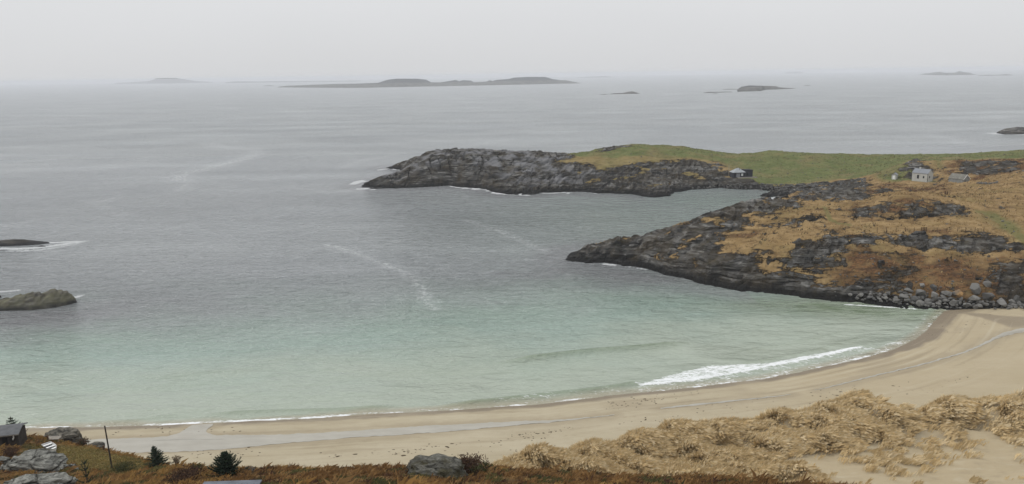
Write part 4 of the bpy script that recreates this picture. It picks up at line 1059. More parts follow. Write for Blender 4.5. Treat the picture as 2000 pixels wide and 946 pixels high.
def ground(px, py):
    a = LAND.hit(px, py); b = BEACH.hit(px, py)
    # the surface met first along the line of sight
    return a if a[1] <= b[1] or b[1] >= BEACH.ys[-1] - 1 else b
def place_boulder(px, py, wpx, mesh, label, group=None, squash=1.0, sink=0.25):
    g = ground(px, py)
    w = wpx * (g[1] / F_PX) * 1.15
    o = bpy.data.objects.new('boulder', mesh); COL.objects.link(o)
    o.scale = (w * random.uniform(0.95, 1.05), w * random.uniform(0.9, 1.1), w * random.uniform(0.9, 1.05) * squash)
    o.rotation_euler = (random.uniform(-0.3, 0.3), random.uniform(-0.3, 0.3), random.uniform(0, 6.28))
    o.location = (g[0], g[1], g[2] + w * 0.35 * squash * (1 - sink))
    tag(o, label, 'boulder', group)
    return o
big = [(1798, 581, 28), (1823, 583, 23), (1848, 581, 23), (1931, 589, 31), (1904, 591, 23), (1955, 600, 23), (1888, 602, 17), (1784, 593, 27), (1764, 588, 23), (1812, 595, 21), (1796, 598, 17), (1972, 603, 14), (1924, 600, 17), (1998, 600, 14), (1848, 592, 19), (1822, 568, 18), (1798, 562, 17), (1928, 560, 17), (1985, 590, 18), (1862, 597, 16)]
ORD = 'leftmost second third fourth fifth sixth seventh eighth ninth tenth eleventh twelfth thirteenth fourteenth fifteenth sixteenth seventeenth eighteenth nineteenth rightmost'.split()
for k, (a, b, w) in enumerate(sorted(big)):
    place_boulder(a, b, w, BM[(k * 3) % 8], ORD[k] + ('' if k in (0, 19) else ' from the left') + ' of the large grey boulders between promontory and sand', 'large boulders at the foot of the promontory')
place_boulder(1868, 582, 26, OC, 'boulder blotched with ochre lichen among the grey ones by the sand')
place_boulder(1903, 573, 30, BM[2], 'tallest pale boulder set highest up on the bank above the heap')
place_boulder(1773, 571, 25, BM[3], 'flat slab-shaped boulder at the upper left end of the heap', squash=0.6)
area = [(1630, 583), (1700, 590), (1800, 602), (2010, 607), (2010, 592), (1880, 586), (1790, 578), (1720, 574), (1660, 576)]
ap = np.array(area, float); cnt = 0
r_ = random.Random(3)
while cnt < 190:
    a, b = r_.uniform(1630, 2010), r_.uniform(572, 608)
    if polydist(ap, np.array([a]), np.array([b]))[0] < 0:
        place_boulder(a, b, r_.choice([6, 7, 8, 9, 10, 12, 14]) * r_.uniform(0.85, 1.15), BM[r_.randrange(8)], 'small dark stone in the ' + ('part of the heap lapped by the water' if a < 1760 else 'middle of the heap, below the large boulders' if a < 1890 else 'end of the heap beside the dark tidal run') , 'small stones at the foot of the promontory'); cnt += 1

def joined_stones(name, spots, label):
    V, Fc, n0 = [], [], 0
    for (x, y, z, w, k) in spots:
        me = BM[k % 8]
        co = np.empty(len(me.vertices) * 3, np.float32); me.vertices.foreach_get('co', co); co = co.reshape(-1, 3)
        fs = np.array([p.vertices[:] for p in me.polygons])
        a = random.uniform(0, 6.28); c_, s_ = math.cos(a), math.sin(a)
        co = np.stack([co[:, 0] * c_ - co[:, 1] * s_, co[:, 0] * s_ + co[:, 1] * c_, co[:, 2]], -1) * w + [x, y, z + 0.15 * w]
        V.append(co); Fc.append(fs + n0); n0 += len(co)
    o = raw_mesh(name, np.vstack(V), np.vstack(Fc), M_BOULDER, False)
    o['kind'] = 'stuff'; o['label'] = label; o['category'] = 'stones'
    return o
spots = []
ap = np.array([(1335, 371), (1420, 361), (1480, 359), (1560, 362), (1640, 356), (1695, 349), (1685, 362), (1560, 374), (1510, 376), (1400, 369)], float)
while len(spots) < 420:
    a, b = r_.uniform(1335, 1695), r_.uniform(348, 377)
    if polydist(ap, np.array([a]), np.array([b]))[0] < 0:
        g = LAND.hit(a, b); spots.append((g[0], g[1], g[2], r_.choice([0.6, 0.8, 1.0, 1.3, 1.8]), r_.randrange(8)))
joined_stones('cove_stones', spots, 'grey shore stones round the back of the cove')
spots = []
for k in range(150):                                   # loose pale stones lying on the turf
    a, b = r_.uniform(1180, 2000), r_.uniform(300, 350)
    g = LAND.hit(a, b)
    if g[2] > 2.5: spots.append((g[0], g[1], g[2], r_.uniform(0.4, 1.1), r_.randrange(8)))
for k in range(70):
    a, b = r_.uniform(1620, 2000), r_.uniform(495, 580)
    g = LAND.hit(a, b); spots.append((g[0], g[1], g[2], r_.uniform(0.3, 0.9), r_.randrange(8)))
joined_stones('field_stones', spots, 'loose pale stones scattered on the turf')

# ------------------------------------------------------------------ weathered rocks on the near slope
t = NT('pale_weathered_rock')
v = t.pos((0.5, 0.5, 1.6), (R(12), R(16), 0), True)
n1 = t.noise(2.2, 7, 0.65, v, 0.8); n2 = t.noise(0.9, 4, 0.6, t.pos((1, 1, 1), (0, 0, 0), True))
c = t.mix(t.ramp(n1, 0.35, 0.62), (0.075, 0.075, 0.068), (0.300, 0.300, 0.270))
c = t.mix(t.ramp(n2, 0.5, 0.7, 0, 0.6), c, (0.150, 0.150, 0.130))
ck = t.voro(0.42, t.pos((0.8, 0.8, 1.6), (R(18), R(24), R(10)), True), 'DISTANCE_TO_EDGE')
ck = t.math('ADD', ck, t.math('MULTIPLY', t.math('SUBTRACT', n1, 0.5), 0.12))
c = t.mix(t.ramp(ck, 0.030, 0.004, 0, 0.85), c, (0.020, 0.020, 0.016))
n1 = t.math('ADD', n1, t.ramp(ck, 0.0, 0.06, -0.5, 0.0))
M_PALE = t.done(c, 0.92, t.bump(n1, 1.0, 0.6))
t = NT('dark_weathered_rock')
n1 = t.noise(1.8, 7, 0.65, t.pos((0.5, 0.5, 1.4), (R(-25), R(30), 0), True), 0.8)
c = t.mix(t.ramp(n1, 0.38, 0.66), (0.026, 0.026, 0.025), (0.185, 0.170, 0.140))
M_DARKROCK = t.done(c, 0.9, t.bump(n1, 1.0, 0.30))

t = NT('brown_grey_rock')
v = t.pos((0.45, 0.5, 1.5), (R(10), R(-14), 0), True)
n1 = t.noise(2.6, 7, 0.68, v, 1.0); n2 = t.noise(1.0, 4, 0.6, t.pos((1, 1, 1), (0, 0, 0), True))
c = t.mix(t.ramp(n1, 0.36, 0.62), (0.022, 0.021, 0.018), (0.185, 0.180, 0.155))
c = t.mix(t.ramp(n2, 0.46, 0.62, 0, 0.85), c, (0.062, 0.055, 0.030))
M_BROWROCK = t.done(c, 0.92, t.bump(n1, 1.0, 0.7))

def crag(name, label, px, py, wpx, hpx, depth, mat, seed, field, rz=0.0, skew=0.0, blocky=2.6):
    """a weathered rock: squarish dome with cracks and ledges, standing with its base at the pixel"""
    g = field.hit(px, py)
    w = wpx * np.linalg.norm(g - CAM) / F_PX; h = hpx * np.linalg.norm(g - CAM) / F_PX * 0.95
    bm = bmesh.new()
    bmesh.ops.create_icosphere(bm, subdivisions=5, radius=1.0)
    off_ = Vector((seed * 3.7, seed * 1.3, seed * 2.1))
    for v in bm.verts:
        p = v.co.copy()
        q = (abs(p.x) ** blocky + abs(p.y) ** blocky + abs(p.z) ** blocky) ** (-1 / blocky)
        p = p * q
        n = mn.fractal(p * 1.1 + off_, 1.0, 2.0, 3)
        r2 = 1.0 - abs(mn.noise(Vector((p.x * 1.5, p.y * 1.5, p.z * 2.6 + p.x * 0.9)) + off_))
        sl = (p.z * 2.6 + p.x * 0.8 + 0.5 * n) ; fr = sl - math.floor(sl)
        d = 0.20 * n - 0.12 * (r2 ** 6) + 0.07 * (fr if fr < 0.8 else (1 - fr) * 4) + 0.05 * mn.fractal(p * 4.5 + off_, 1.0, 2.0, 3)
        p = p * (1 + d)
        p.x += skew * p.z
        v.co = Vector((p.x * w / 2 * 0.9, p.y * depth / 2 * 0.9, p.z * h * 0.85))
    o = bm_obj(name, bm, mat, None, False)
    o.location = Vector((g[0], g[1], g[2])); o.rotation_euler = (0, 0, rz)
    tag(o, label, 'rock')
    return o
crag('rock', 'dark rounded rock standing up on the lawn edge against the sand', 126, 858, 62, 32, 3.4, M_DARKROCK, 1, HILL, 0.1, -0.15)
crag('rock', 'pale cracked outcrop in the grass below the shed', 66, 916, 112, 30, 4.0, M_PALE, 2, HILL, -0.1, 0.1)
crag('rock', 'nearest pale grey outcrop, cut by the bottom left of the picture', 74, 956, 118, 28, 3.4, M_PALE, 3, HILL, 0.1)
crag('rock', 'small pale stone poking from the grass right of the cracked outcrop', 138, 917, 26, 9, 1.3, M_PALE, 4, HILL)
crag('rock', 'grey rock half hidden in bushes left of the cracked outcrop', 4, 908, 26, 16, 1.8, M_PALE, 5, HILL)
crag('rock', 'broad pale grey rock on the brow, half overgrown with heather', 856, 930, 122, 38, 3.4, M_BROWROCK, 6, HILL, 0.05, -0.12, 3.2)
crag('rock', 'low rounded dark stone on the lawn brow right of the dark rock', 189, 873, 26, 9, 1.6, M_DARKROCK, 7, HILL)
crag('rock', 'low dark stone on the sand beside the bushy spruce', 487, 922, 24, 10, 1.3, M_DARKROCK, 8, HILL)

# ------------------------------------------------------------------ shrubs
def bush(name, label, px, py, wpx, hpx, cols, seed, field, cat='shrub', n=900, up=0.6):
    g = field.hit(px, py); k = np.linalg.norm(g - CAM) / F_PX
    w, h = wpx * k, hpx * k
    root = empty(name, g); tag(root, label, cat)
    r = random.Random(seed)
    bm = bmesh.new()
    tips = []
    for i in range(14):
        a = r.uniform(0, 6.28); rr = r.uniform(0.2, 1)
        tip = Vector((math.cos(a) * rr * w / 2 * 0.85, math.sin(a) * rr * w / 3, h * r.uniform(0.5, 0.95)))
        tube(bm, [(0, 0, -0.1), tip * 0.5 + Vector((0, 0, 0.1 * h)), tip], [0.03, 0.02, 0.008], 4); tips.append(tip)
    bm_obj('stems', bm, M_BARK, root)
    P_, hh, cc = [], [], []
    for i in range(n):
        t_ = tips[r.randrange(len(tips))] * r.uniform(0.25, 1.0)
        P_.append((t_.x + r.gauss(0, w * 0.10), t_.y + r.gauss(0, w * 0.08), max(0.0, t_.z + r.gauss(0, h * 0.08)))); hh.append(r.uniform(0.10, 0.26))
    P_ = np.array(P_); hh = np.array(hh)
    V0 = len(P_)
    o = blades('foliage', P_, hh, np.full(V0, 0.05), rng.normal(0.15, 0.6, (V0, 2)), pick(cols, V0, 0.25), '')
    for kk in ('kind', 'label', 'category'): del o[kk]
    o.parent = root
    return root
M_BARK = simple('bark', (0.075, 0.055, 0.038), 0.95, 0.3, 8)
HEATH_C = [(0.050, 0.028, 0.021), (0.070, 0.040, 0.026), (0.095, 0.058, 0.032)]
GREEN_C = [(0.040, 0.048, 0.020), (0.065, 0.068, 0.026), (0.09, 0.085, 0.032)]
bush('heather_bush', 'dark brown bush growing over the broad rock on the brow', 912, 926, 76, 31, HEATH_C, 21, HILL, n=2200)
bush('juniper_bush', 'green-brown bush at the right foot of the broad rock', 942, 928, 48, 20, GREEN_C + HEATH_C[:1], 22, HILL, n=1100)
bush('heather_bush', 'dark reddish bush below the wooden shed', 22, 894, 36, 20, HEATH_C, 23, HILL, n=800)
bush('juniper_bush', 'dark scrubby bush on the lawn edge right of the dark rock', 162, 866, 28, 13, HEATH_C + GREEN_C[:1], 24, HILL, n=500)
bush('juniper_bush', 'low green bush beside the foot of the pole', 240, 921, 60, 12, GREEN_C, 25, HILL, n=900)
bush('juniper_bush', 'small upright green bush on the sandy brow left of the bushy spruce', 386, 924, 22, 16, GREEN_C, 26, HILL, n=400)
bush('heather_bush', 'pale dead twiggy shrub bent over the brow right of the young spruce', 345, 912, 18, 22, [(0.24, 0.19, 0.13), (0.17, 0.13, 0.085)], 27, HILL, n=160)
bush('heather_bush', 'dark heather clump on the slope right of the lawn', 355, 938, 90, 14, HEATH_C, 28, HILL, n=1500)
bush('juniper_bush', 'scrub growing on the turf behind the shed roof corner', 44, 850, 20, 14, GREEN_C + HEATH_C[:1], 29, HILL, n=260)

# ------------------------------------------------------------------ spruces
def spruce(label, px, py, hpx, wpx, seed, field, lean=(0, 0), layers=11, per=10, shape=0.9, up=0.25, dense=6):
    g = field.hit(px, py); k = np.linalg.norm(g - CAM) / F_PX
    h, w = hpx * k, wpx * k
    root = empty('spruce_tree', (g[0], g[1], g[2] - 0.05)); tag(root, label, 'tree')
    r = random.Random(seed)
    bm = bmesh.new()
    tube(bm, [(0, 0, 0), (lean[0] * h * 0.4, lean[1] * h * 0.4, h * 0.5), (lean[0] * h, lean[1] * h, h)], [0.07 * h / 3 + 0.02, 0.05 * h / 3, 0.012], 6)
    bm_obj('trunk', bm, M_BARK, root)
    V, Fc, C = [], [], []
    def needle(p, d, L, w_):
        s = d.cross(Vector((r.gauss(0, 1), r.gauss(0, 1), r.gauss(0, 1)))).normalized() * w_
        i = len(V)
        V.extend([p - s, p + s, p + d * L]); Fc.append((i, i + 1, i + 2))
        c = r.choice([(0.020, 0.034, 0.022), (0.028, 0.045, 0.026), (0.038, 0.055, 0.032), (0.016, 0.026, 0.018)])
        C.extend([c] * 3)
    for i in range(layers):
        f = (i + 0.4) / layers
        base = Vector((lean[0] * h * f, lean[1] * h * f, h * (0.04 + 0.93 * f)))
        reach = w / 2 * (1 - f) ** shape
        for j in range(per):
            a = 6.283 * (j + r.uniform(-0.35, 0.35)) / per + i
            L = reach * r.uniform(0.6, 1.15) + 0.05
            d = Vector((math.cos(a), math.sin(a), up * r.uniform(0.4, 1.6))).normalized()
            steps = max(4, int(L / 0.07))
            for q in range(steps):
                u_ = (q + 0.5) / steps
                p = base + d * L * u_ + Vector((0, 0, -0.10 * L * math.sin(u_ * 3.1)))
                for e in range(dense):
                    nd = (d * 0.9 + Vector((r.gauss(0, 0.55), r.gauss(0, 0.55), r.gauss(0.05, 0.4)))).normalized()
                    needle(p, nd, r.uniform(0.12, 0.24) * (1.1 - 0.4 * u_), 0.024)
    for e in range(30):
        p = Vector((lean[0] * h, lean[1] * h, h)) * r.uniform(0.88, 1.0)
        needle(p, Vector((r.gauss(0, 0.3), r.gauss(0, 0.3), 1)).normalized(), 0.14, 0.015)
    o = raw_mesh('crown', np.array([tuple(v) for v in V]), np.array(Fc), M_BLADE, False, dict(tint=np.array(C)), root)
    return root
spruce('bushy dark spruce on the brow, wide as it is tall', 443, 930, 47, 70, 31, HILL, layers=9, per=17, shape=0.8, up=0.5, dense=8)
spruce('slim young spruce leaning over the lawn edge against the sand', 311, 911, 39, 52, 32, HILL, (-0.16, 0.0), layers=12, per=11, shape=0.95, up=0.05)
spruce('spruce top showing behind the roof of the wooden shed', 26, 850, 40, 44, 33, HILL, layers=8, per=10, shape=0.8, up=0.4)
spruce('thin green sapling with long shoots in the nearest grass', 171, 949, 48, 36, 34, HILL, layers=4, per=6, shape=0.5, up=0.9)

# ------------------------------------------------------------------ wooden shed, boat, pole, posts on the lawn
M_DARKWOOD = simple('tarred_boards', (0.040, 0.034, 0.030), 0.9, 0.35, 2.5, 0.3)
M_GREYROOF = simple('grey_roofing', (0.105, 0.108, 0.112), 0.8, 0.2, 1.5, 0.2)
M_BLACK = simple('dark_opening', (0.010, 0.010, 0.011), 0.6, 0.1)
M_WHITE = simple('white_paint', (0.72, 0.72, 0.70), 0.6, 0.06)
M_GREYWOOD = simple('silvered_wood', (0.21, 0.19, 0.165), 0.9, 0.25, 5)
M_BROWNWOOD = simple('brown_wood', (0.085, 0.050, 0.028), 0.9, 0.3, 5)
g = HILL.hit(18, 871)
sh = empty('wooden_shed', g, R(14)); sh.scale = (0.86, 0.86, 0.86); tag(sh, 'low dark wooden shed with grey roof, cut by the left edge', 'shed')
K = np.linalg.norm(g - CAM) / F_PX
bm = bmesh.new(); box(bm, -4.2, 1.35, 0, 3.0, -0.6, 1.75)
wall = bm_obj('wall', bm, M_DARKWOOD, sh)
for i in range(13):                                   # upright boards on the front
    x0 = -4.2 + i * 0.427
    if abs((x0 + 0.2) + 0.45) < 0.42: continue
    boxpart('board', M_DARKWOOD, sh, x0 + 0.012, x0 + 0.41, -0.035 - 0.012 * (i % 2), -0.003, -0.5, 1.74)
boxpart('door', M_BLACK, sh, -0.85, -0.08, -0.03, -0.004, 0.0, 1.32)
bm = bmesh.new(); prism(bm, [(-4.5, 1.752), (1.62, 1.752), (1.62, 1.87), (-4.5, 1.87)], -0.45, 1.5)
for v in bm.verts:
    if v.co.y > 0: v.co.z += 0.62
roof = bm_obj('roof', bm, M_GREYROOF, sh)
bm = bmesh.new(); prism(bm, [(-4.5, 1.755), (1.62, 1.755), (1.62, 1.87), (-4.5, 1.87)], 1.502, 3.4)
for v in bm.verts:
    if v.co.y < 2: v.co.z += 0.62
    else: v.co.z += 0.06
bm_obj('roof', bm, M_GREYROOF, sh)
boxpart('fascia', M_GREYWOOD, sh, -4.48, 1.6, -0.49, -0.453, 1.70, 1.80)
for x, z0, z1 in ((-1.95, 0.85, 1.55), (0.78, 1.05, 1.62), (0.66, 0.85, 1.2)):
    fl = empty('hanging_float', sh.matrix_world @ Vector((0, 0, 0)))
    bpy.data.objects.remove(fl)
    bm = bmesh.new(); tube(bm, [(x, -0.12, z0), (x, -0.12, z0 + 0.1), (x, -0.12, (z0 + z1) / 2), (x, -0.12, z1 - 0.1), (x, -0.12, z1)], [0.02, 0.075, 0.085, 0.07, 0.02], 8)
    bm_obj('float', bm, M_WHITE, sh, True)

# rowing boat
g = HILL.hit(99, 878)
boat = empty('rowing_boat', (g[0], g[1], g[2] + 0.02), R(-38)); tag(boat, 'small white rowing boat lying on the lawn', 'boat')
def hull(scale, zoff, name, mat, inner):
    bm = bmesh.new()
    secs = []
    L = 3.1
    for i in range(13):
        u = i / 12; x = (u - 0.45) * L
        bw = 0.62 * (1 - max(0, (u - 0.35) / 0.65) ** 2.2) * (0.86 + 0.14 * min(1, u / 0.25)) * scale + 0.01
        sheer = 0.46 + 0.18 * max(0, u - 0.4) ** 1.5
        ring = []
        for j in range(9):
            a = math.pi * (j / 8)
            yy = -math.cos(a) * bw; q = abs(math.cos(a))
            zz_ = zoff + (sheer - zoff) * q ** 2.4 + 0.12 * max(0, u - 0.75) * 2
            ring.append(bm.verts.new((x * (0.97 if inner else 1), yy, zz_)))
        secs.append(ring)
    for a, b in zip(secs, secs[1:]):
        for j in range(8): bm.faces.new((a[j], a[j + 1], b[j + 1], b[j]))
    bm.faces.new(secs[0][::-1])
    bmesh.ops.recalc_face_normals(bm, faces=bm.faces)
    return bm_obj(name, bm, mat, boat, True)
hull(1.0, 0.0, 'hull', M_WHITE, False)
hull(0.90, 0.10, 'lining', simple('boat_lining', (0.42, 0.42, 0.41), 0.7), True)
for x, w_ in ((-0.85, 0.5), (0.05, 0.5), (0.85, 0.33)):
    boxpart('thwart', M_WHITE, boat, x - 0.13, x + 0.13, -w_, w_, 0.36, 0.40)
bm = bmesh.new(); box(bm, -0.66, -0.22, -0.45, 0.45, 0.24, 0.30); bm_obj('floor_board', bm, M_BLACK, boat)
bm = bmesh.new(); box(bm, 0.28, 0.66, -0.4, 0.4, 0.24, 0.30); bm_obj('floor_board', bm, M_BLACK, boat)

def pole(name, label, px, py, hpx, rad, mat, cat='post', tilt=0.0, field=None, cap=False):
    g = (field or HILL).hit(px, py); k = np.linalg.norm(g - CAM) / F_PX
    h = hpx * k * 1.1
    bm = bmesh.new(); tube(bm, [(0, 0, -0.3), (tilt * h * 0.5, 0, h * 0.5), (tilt * h, 0, h)], [rad * 1.1, rad, rad * 0.85], 8)
    bmesh.ops.bevel(bm, geom=[e for e in bm.edges if e.calc_length() < rad * 1.2 and all(v.co.z > h * 0.99 for v in e.verts)], offset=rad * 0.2, segments=1, affect='EDGES')
    o = bm_obj(name, bm, mat); o.location = Vector(g); tag(o, label, cat); return o
pole('telegraph_pole', 'tall dark bare pole on the lawn, seen against the sand', 219, 915, 70, 0.085, M_DARKWOOD, 'pole', -0.035)
pole('wooden_post', 'short brown post on the lawn brow left of the tall pole', 203.5, 880, 8, 0.13, M_BROWNWOOD)
pole('wooden_post', 'short brown post at the lawn edge left of the young spruce', 305.5, 907, 8, 0.10, M_BROWNWOOD)
pole('wooden_post', 'rusty brown post between shed and dark rock', 94, 862, 9, 0.12, M_BROWNWOOD)
# pale board leaning on the dark rock, flat slab in the heather
g = HILL.hit(107, 862)
bm = bmesh.new(); box(bm, -0.95, 0.95, -0.5, 0.5, 0.0, 0.10); box(bm, -0.85, -0.7, -0.45, -0.3, -0.5, 0.0); box(bm, 0.7, 0.85, -0.45, -0.3, -0.5, 0.0)
bmesh.ops.translate(bm, verts=bm.verts, vec=(0, 0, 0.55))
o = bm_obj('garden_table', bm, M_GREYWOOD); o.location = Vector(g) + Vector((0, -0.3, 0)); o.rotation_euler = (0, 0, 0.1)
tag(o, 'pale low slab bench beside the dark rock on the lawn edge', 'bench')
g = HILL.hit(454, 957)
bm = bmesh.new(); box(bm, -1.9, 1.9, -1.6, 0.3, 0.0, 0.10)
bmesh.ops.bevel(bm, geom=bm.edges[:], offset=0.02, segments=1, affect='EDGES')
o = bm_obj('flat_roof', bm, simple('felt_roofing', (0.125, 0.135, 0.155), 0.9, 0.25, 1.2)); o.location = Vector(g) + Vector((0, 0, 0.42)); o.rotation_euler = (R(-3), 0, R(2))
tag(o, 'flat blue-grey roof edge in the heather at the bottom of the picture', 'roof')

# ------------------------------------------------------------------ seaweed and wrack on the sand
def wrack(lines, n):
    V, Fc = [], []
    rr = random.Random(77)
    for _ in range(n):
        ln = lines[rr.randrange(len(lines))]
        q = rr.randrange(len(ln) - 1); u_ = rr.random()
        a = ln[q][0] + (ln[q + 1][0] - ln[q][0]) * u_ + rr.gauss(0, 5); b = ln[q][1] + (ln[q + 1][1] - ln[q][1]) * u_ + rr.gauss(0, ln[0][2])
        g = BEACH.hit(a, b)
        if g[2] < 0.05: continue
        L = rr.uniform(0.08, 0.26) * (2.0 if rr.random() < 0.1 else 1); W_ = L * rr.uniform(0.3, 0.7); an = rr.gauss(0.15, 0.4)
        i = len(V); m_ = 7
        V.append((g[0], g[1], g[2] + 0.05 + 0.1 * W_))
        for s in range(m_):
            t_ = 6.283 * s / m_; r0 = rr.uniform(0.6, 1.2)
            x, y = math.cos(t_) * L * r0, math.sin(t_) * W_ * r0
            V.append((g[0] + x * math.cos(an) - y * math.sin(an), g[1] + x * math.sin(an) + y * math.cos(an), g[2] + 0.004))
        for s in range(m_): Fc.append((i, i + 1 + s, i + 1 + (s + 1) % m_))
    o = raw_mesh('seaweed', np.array(V), np.array(Fc), simple('wrack', (0.060, 0.045, 0.028), 0.9, 0.3, 6))
    o['kind'] = 'stuff'; o['label'] = 'dark seaweed scattered in lines along the sand'; o['category'] = 'seaweed'
wrack([[(1190, 790, 3), (1260, 780, 3), (1400, 762, 3)], [(1190, 795, 5), (1290, 782, 5)], [(990, 855, 3), (1060, 843, 3), (1170, 832, 3), (1250, 823, 2), (1330, 812, 2)], [(1020, 850, 2), (1120, 838, 2)], [(220, 840, 5), (480, 842, 5)], [(300, 888, 4), (420, 888, 4), (500, 882, 3)], [(590, 893, 4), (760, 885, 4), (830, 878, 3)], [(800, 878, 4), (950, 866, 4), (1080, 850, 4)], [(860, 885, 6), (1150, 870, 6)],
       [(1350, 800, 5), (1600, 770, 5), (1800, 740, 8)], [(1500, 800, 6), (1900, 745, 10)], [(1700, 660, 8), (1950, 630, 10)]], 330)

# ------------------------------------------------------------------ houses on the headland
M_WALLW = simple('whitewashed_wall', (0.40, 0.40, 0.37), 0.85, 0.10, 1.2, 0.1)
M_ROOFG = simple('slate_roof', (0.19, 0.20, 0.215), 0.75, 0.12, 1.5)
M_STONE = simple('grey_rubble_wall', (0.21, 0.215, 0.205), 0.9, 0.25, 1.6, 0.3)
M_GLASS = simple('dark_window_glass', (0.012, 0.013, 0.015), 0.12, 0.05)
M_PANE = simple('bright_window', (0.55, 0.57, 0.56), 0.3, 0.05)
M_BLACKCLAD = simple('black_cladding', (0.034, 0.036, 0.044), 0.8, 0.2, 2.0, 0.1)
M_PALEROOF = simple('pale_metal_roof', (0.27, 0.285, 0.295), 0.55, 0.06, 1.0)
M_STONEROOF = simple('turf_grey_roof', (0.155, 0.150, 0.130), 0.95, 0.3, 1.2)

def gable_house(label, loc, rz, w, l, eave, ridge_, wallm, roofm, windows=(), door=None, chimney=None, trim=None, over=0.18):
    """gable end faces local -y; w along x, l along y"""
    h = empty('house', loc, rz); tag(h, label, 'house')
    bm = bmesh.new(); prism(bm, [(-w / 2, -0.8), (w / 2, -0.8), (w / 2, eave), (0, ridge_), (-w / 2, eave)], 0, l)
    bm_obj('wall', bm, wallm, h)
    sl = (ridge_ - eave) / (w / 2)
    for s in (-1, 1):
        bm = bmesh.new()
        xo = w / 2 + over
        prism(bm, [(0, ridge_ + 0.02), (s * xo, eave - sl * over + 0.02), (s * xo, eave - sl * over + 0.14), (0, ridge_ + 0.15)], -over, l + over)
        bm_obj('roof', bm, roofm, h)
        if trim:
            bm = bmesh.new()
            prism(bm, [(0, ridge_ - 0.05), (s * xo, eave - sl * over - 0.05), (s * xo, eave - sl * over + 0.16), (0, ridge_ + 0.17)], -over - 0.06, -over - 0.004)
            bm_obj('bargeboard', bm, trim, h)
    for (side, a, z, ww, hh, m) in windows:
        fr = 0.08
        if side == 'g':
            f = boxpart('window', m, h, a - ww / 2, a + ww / 2, -0.045, -0.004, z, z + hh)
            for nm, d in (('sill', (a - ww / 2 - fr, a + ww / 2 + fr, -0.12, -0.047, z - 0.08, z - 0.002)), ('frame', (a - 0.025, a + 0.025, -0.065, -0.046, z, z + hh))): boxpart(nm, M_WHITE, f, *d)
        else:
            s = -1 if side == 'l' else 1
            x0, x1 = sorted((s * (w / 2 + 0.004), s * (w / 2 + 0.045)))
            f = boxpart('window', m, h, x0, x1, a - ww / 2, a + ww / 2, z, z + hh)
    if door:
        side, a, ww, hh, m = door
        if side == 'g': boxpart('door', m, h, a - ww / 2, a + ww / 2, -0.05, -0.004, 0.0, hh)
        else:
            s = -1 if side == 'l' else 1
            x0, x1 = sorted((s * (w / 2 + 0.004), s * (w / 2 + 0.05))); boxpart('door', m, h, x0, x1, a - ww / 2, a + ww / 2, 0, hh)
    if chimney:
        cx, cy = chimney; boxpart('chimney', wallm, h, cx - 0.25, cx + 0.25, cy - 0.25, cy + 0.25, ridge_ - 0.4, ridge_ + 0.75)
    return h
h1 = gable_house('white two-storey house with a gable, below the rocky knoll', (HOUSE_A[0] + 0.9, HOUSE_A[1] - 1.5, HOUSE_A[2]), R(36), 4.6, 6.4, 3.5, 5.0, M_WALLW, M_ROOFG, [('g', -0.55, 1.5, 0.75, 0.95, M_GLASS), ('l', 3.9, 1.2, 0.8, 1.5, M_GLASS), ('l', 1.6, 1.5, 0.6, 0.9, M_GLASS)], None, (0.0, 4.4))
bm = bmesh.new(); tube(bm, [(-2.38, -0.08, 0), (-2.38, -0.08, 3.4)], [0.09, 0.09], 6); bm_obj('downpipe', bm, M_BLACK, h1)
gable_house('tiny white shed left of the white house', (HOUSE_B[0], HOUSE_B[1] - 0.6, HOUSE_B[2]), R(-40), 1.9, 2.6, 1.9, 2.6, M_WALLW, M_ROOFG, [], ('g', 0.0, 1.0, 1.7, M_WHITE), None)
gable_house('low grey stone house sunk into the slope right of the white house', (HOUSE_C[0] - 1.4, HOUSE_C[1] - 1.2, HOUSE_C[2]), R(28), 4.2, 6.0, 2.0, 3.7, M_STONE, M_STONEROOF, [('g', -0.7, 0.7, 0.7, 0.9, M_GLASS), ('r', 2.0, 0.7, 1.0, 0.8, M_GLASS), ('r', 4.5, 0.9, 0.5, 0.5, M_PANE)], None, None, M_WHITE)

cb = empty('cabin', (HOUSE_D[0], HOUSE_D[1] - 2.0, HOUSE_D[2] + 0.3), R(8)); cb.scale = (0.88, 0.88, 0.9); tag(cb, 'black timber cabin with a pale hipped roof on the green meadow', 'cabin')
boxpart('wall', M_BLACKCLAD, cb, -5.0, 1.8, 0, 5.0, -0.8, 2.5)
bm = bmesh.new()
e = 0.35
vv = [bm.verts.new(c) for c in ((-5.0 - e, -e, 2.53), (1.8 + e, -e, 2.53), (1.8 + e, 5 + e, 2.53), (-5.0 - e, 5 + e, 2.53), (-2.2, 2.4, 4.7), (-1.0, 2.4, 4.7))]
for f in ((0, 1, 5, 4), (1, 2, 5), (2, 3, 4, 5), (3, 0, 4), (3, 2, 1, 0)): bm.faces.new([vv[i] for i in f])
bm_obj('roof', bm, M_PALEROOF, cb)
boxpart('gutter', M_BLACK, cb, -5.4, 2.2, -0.48, -0.36, 2.42, 2.56)
boxpart('extension', M_BLACKCLAD, cb, 1.81, 6.2, 0.3, 5.4, -0.8, 3.55)
boxpart('flat_roof', M_BLACK, cb, 1.7, 6.4, 0.1, 5.6, 3.56, 3.72)
boxpart('window', M_PANE, cb, -0.55, 0.45, -0.05, -0.004, 0.7, 2.0)
d_ = boxpart('door', simple('grey_door', (0.20, 0.205, 0.22), 0.6, 0.1), cb, -3.4, -1.3, -0.05, -0.004, 0.05, 2.1)
boxpart('window', M_GLASS, cb, 1.2, 1.6, -0.05, -0.004, 0.4, 2.0)
boxpart('window', M_GLASS, cb, 2.6, 3.6, 0.25, 0.296, 0.6, 2.2)
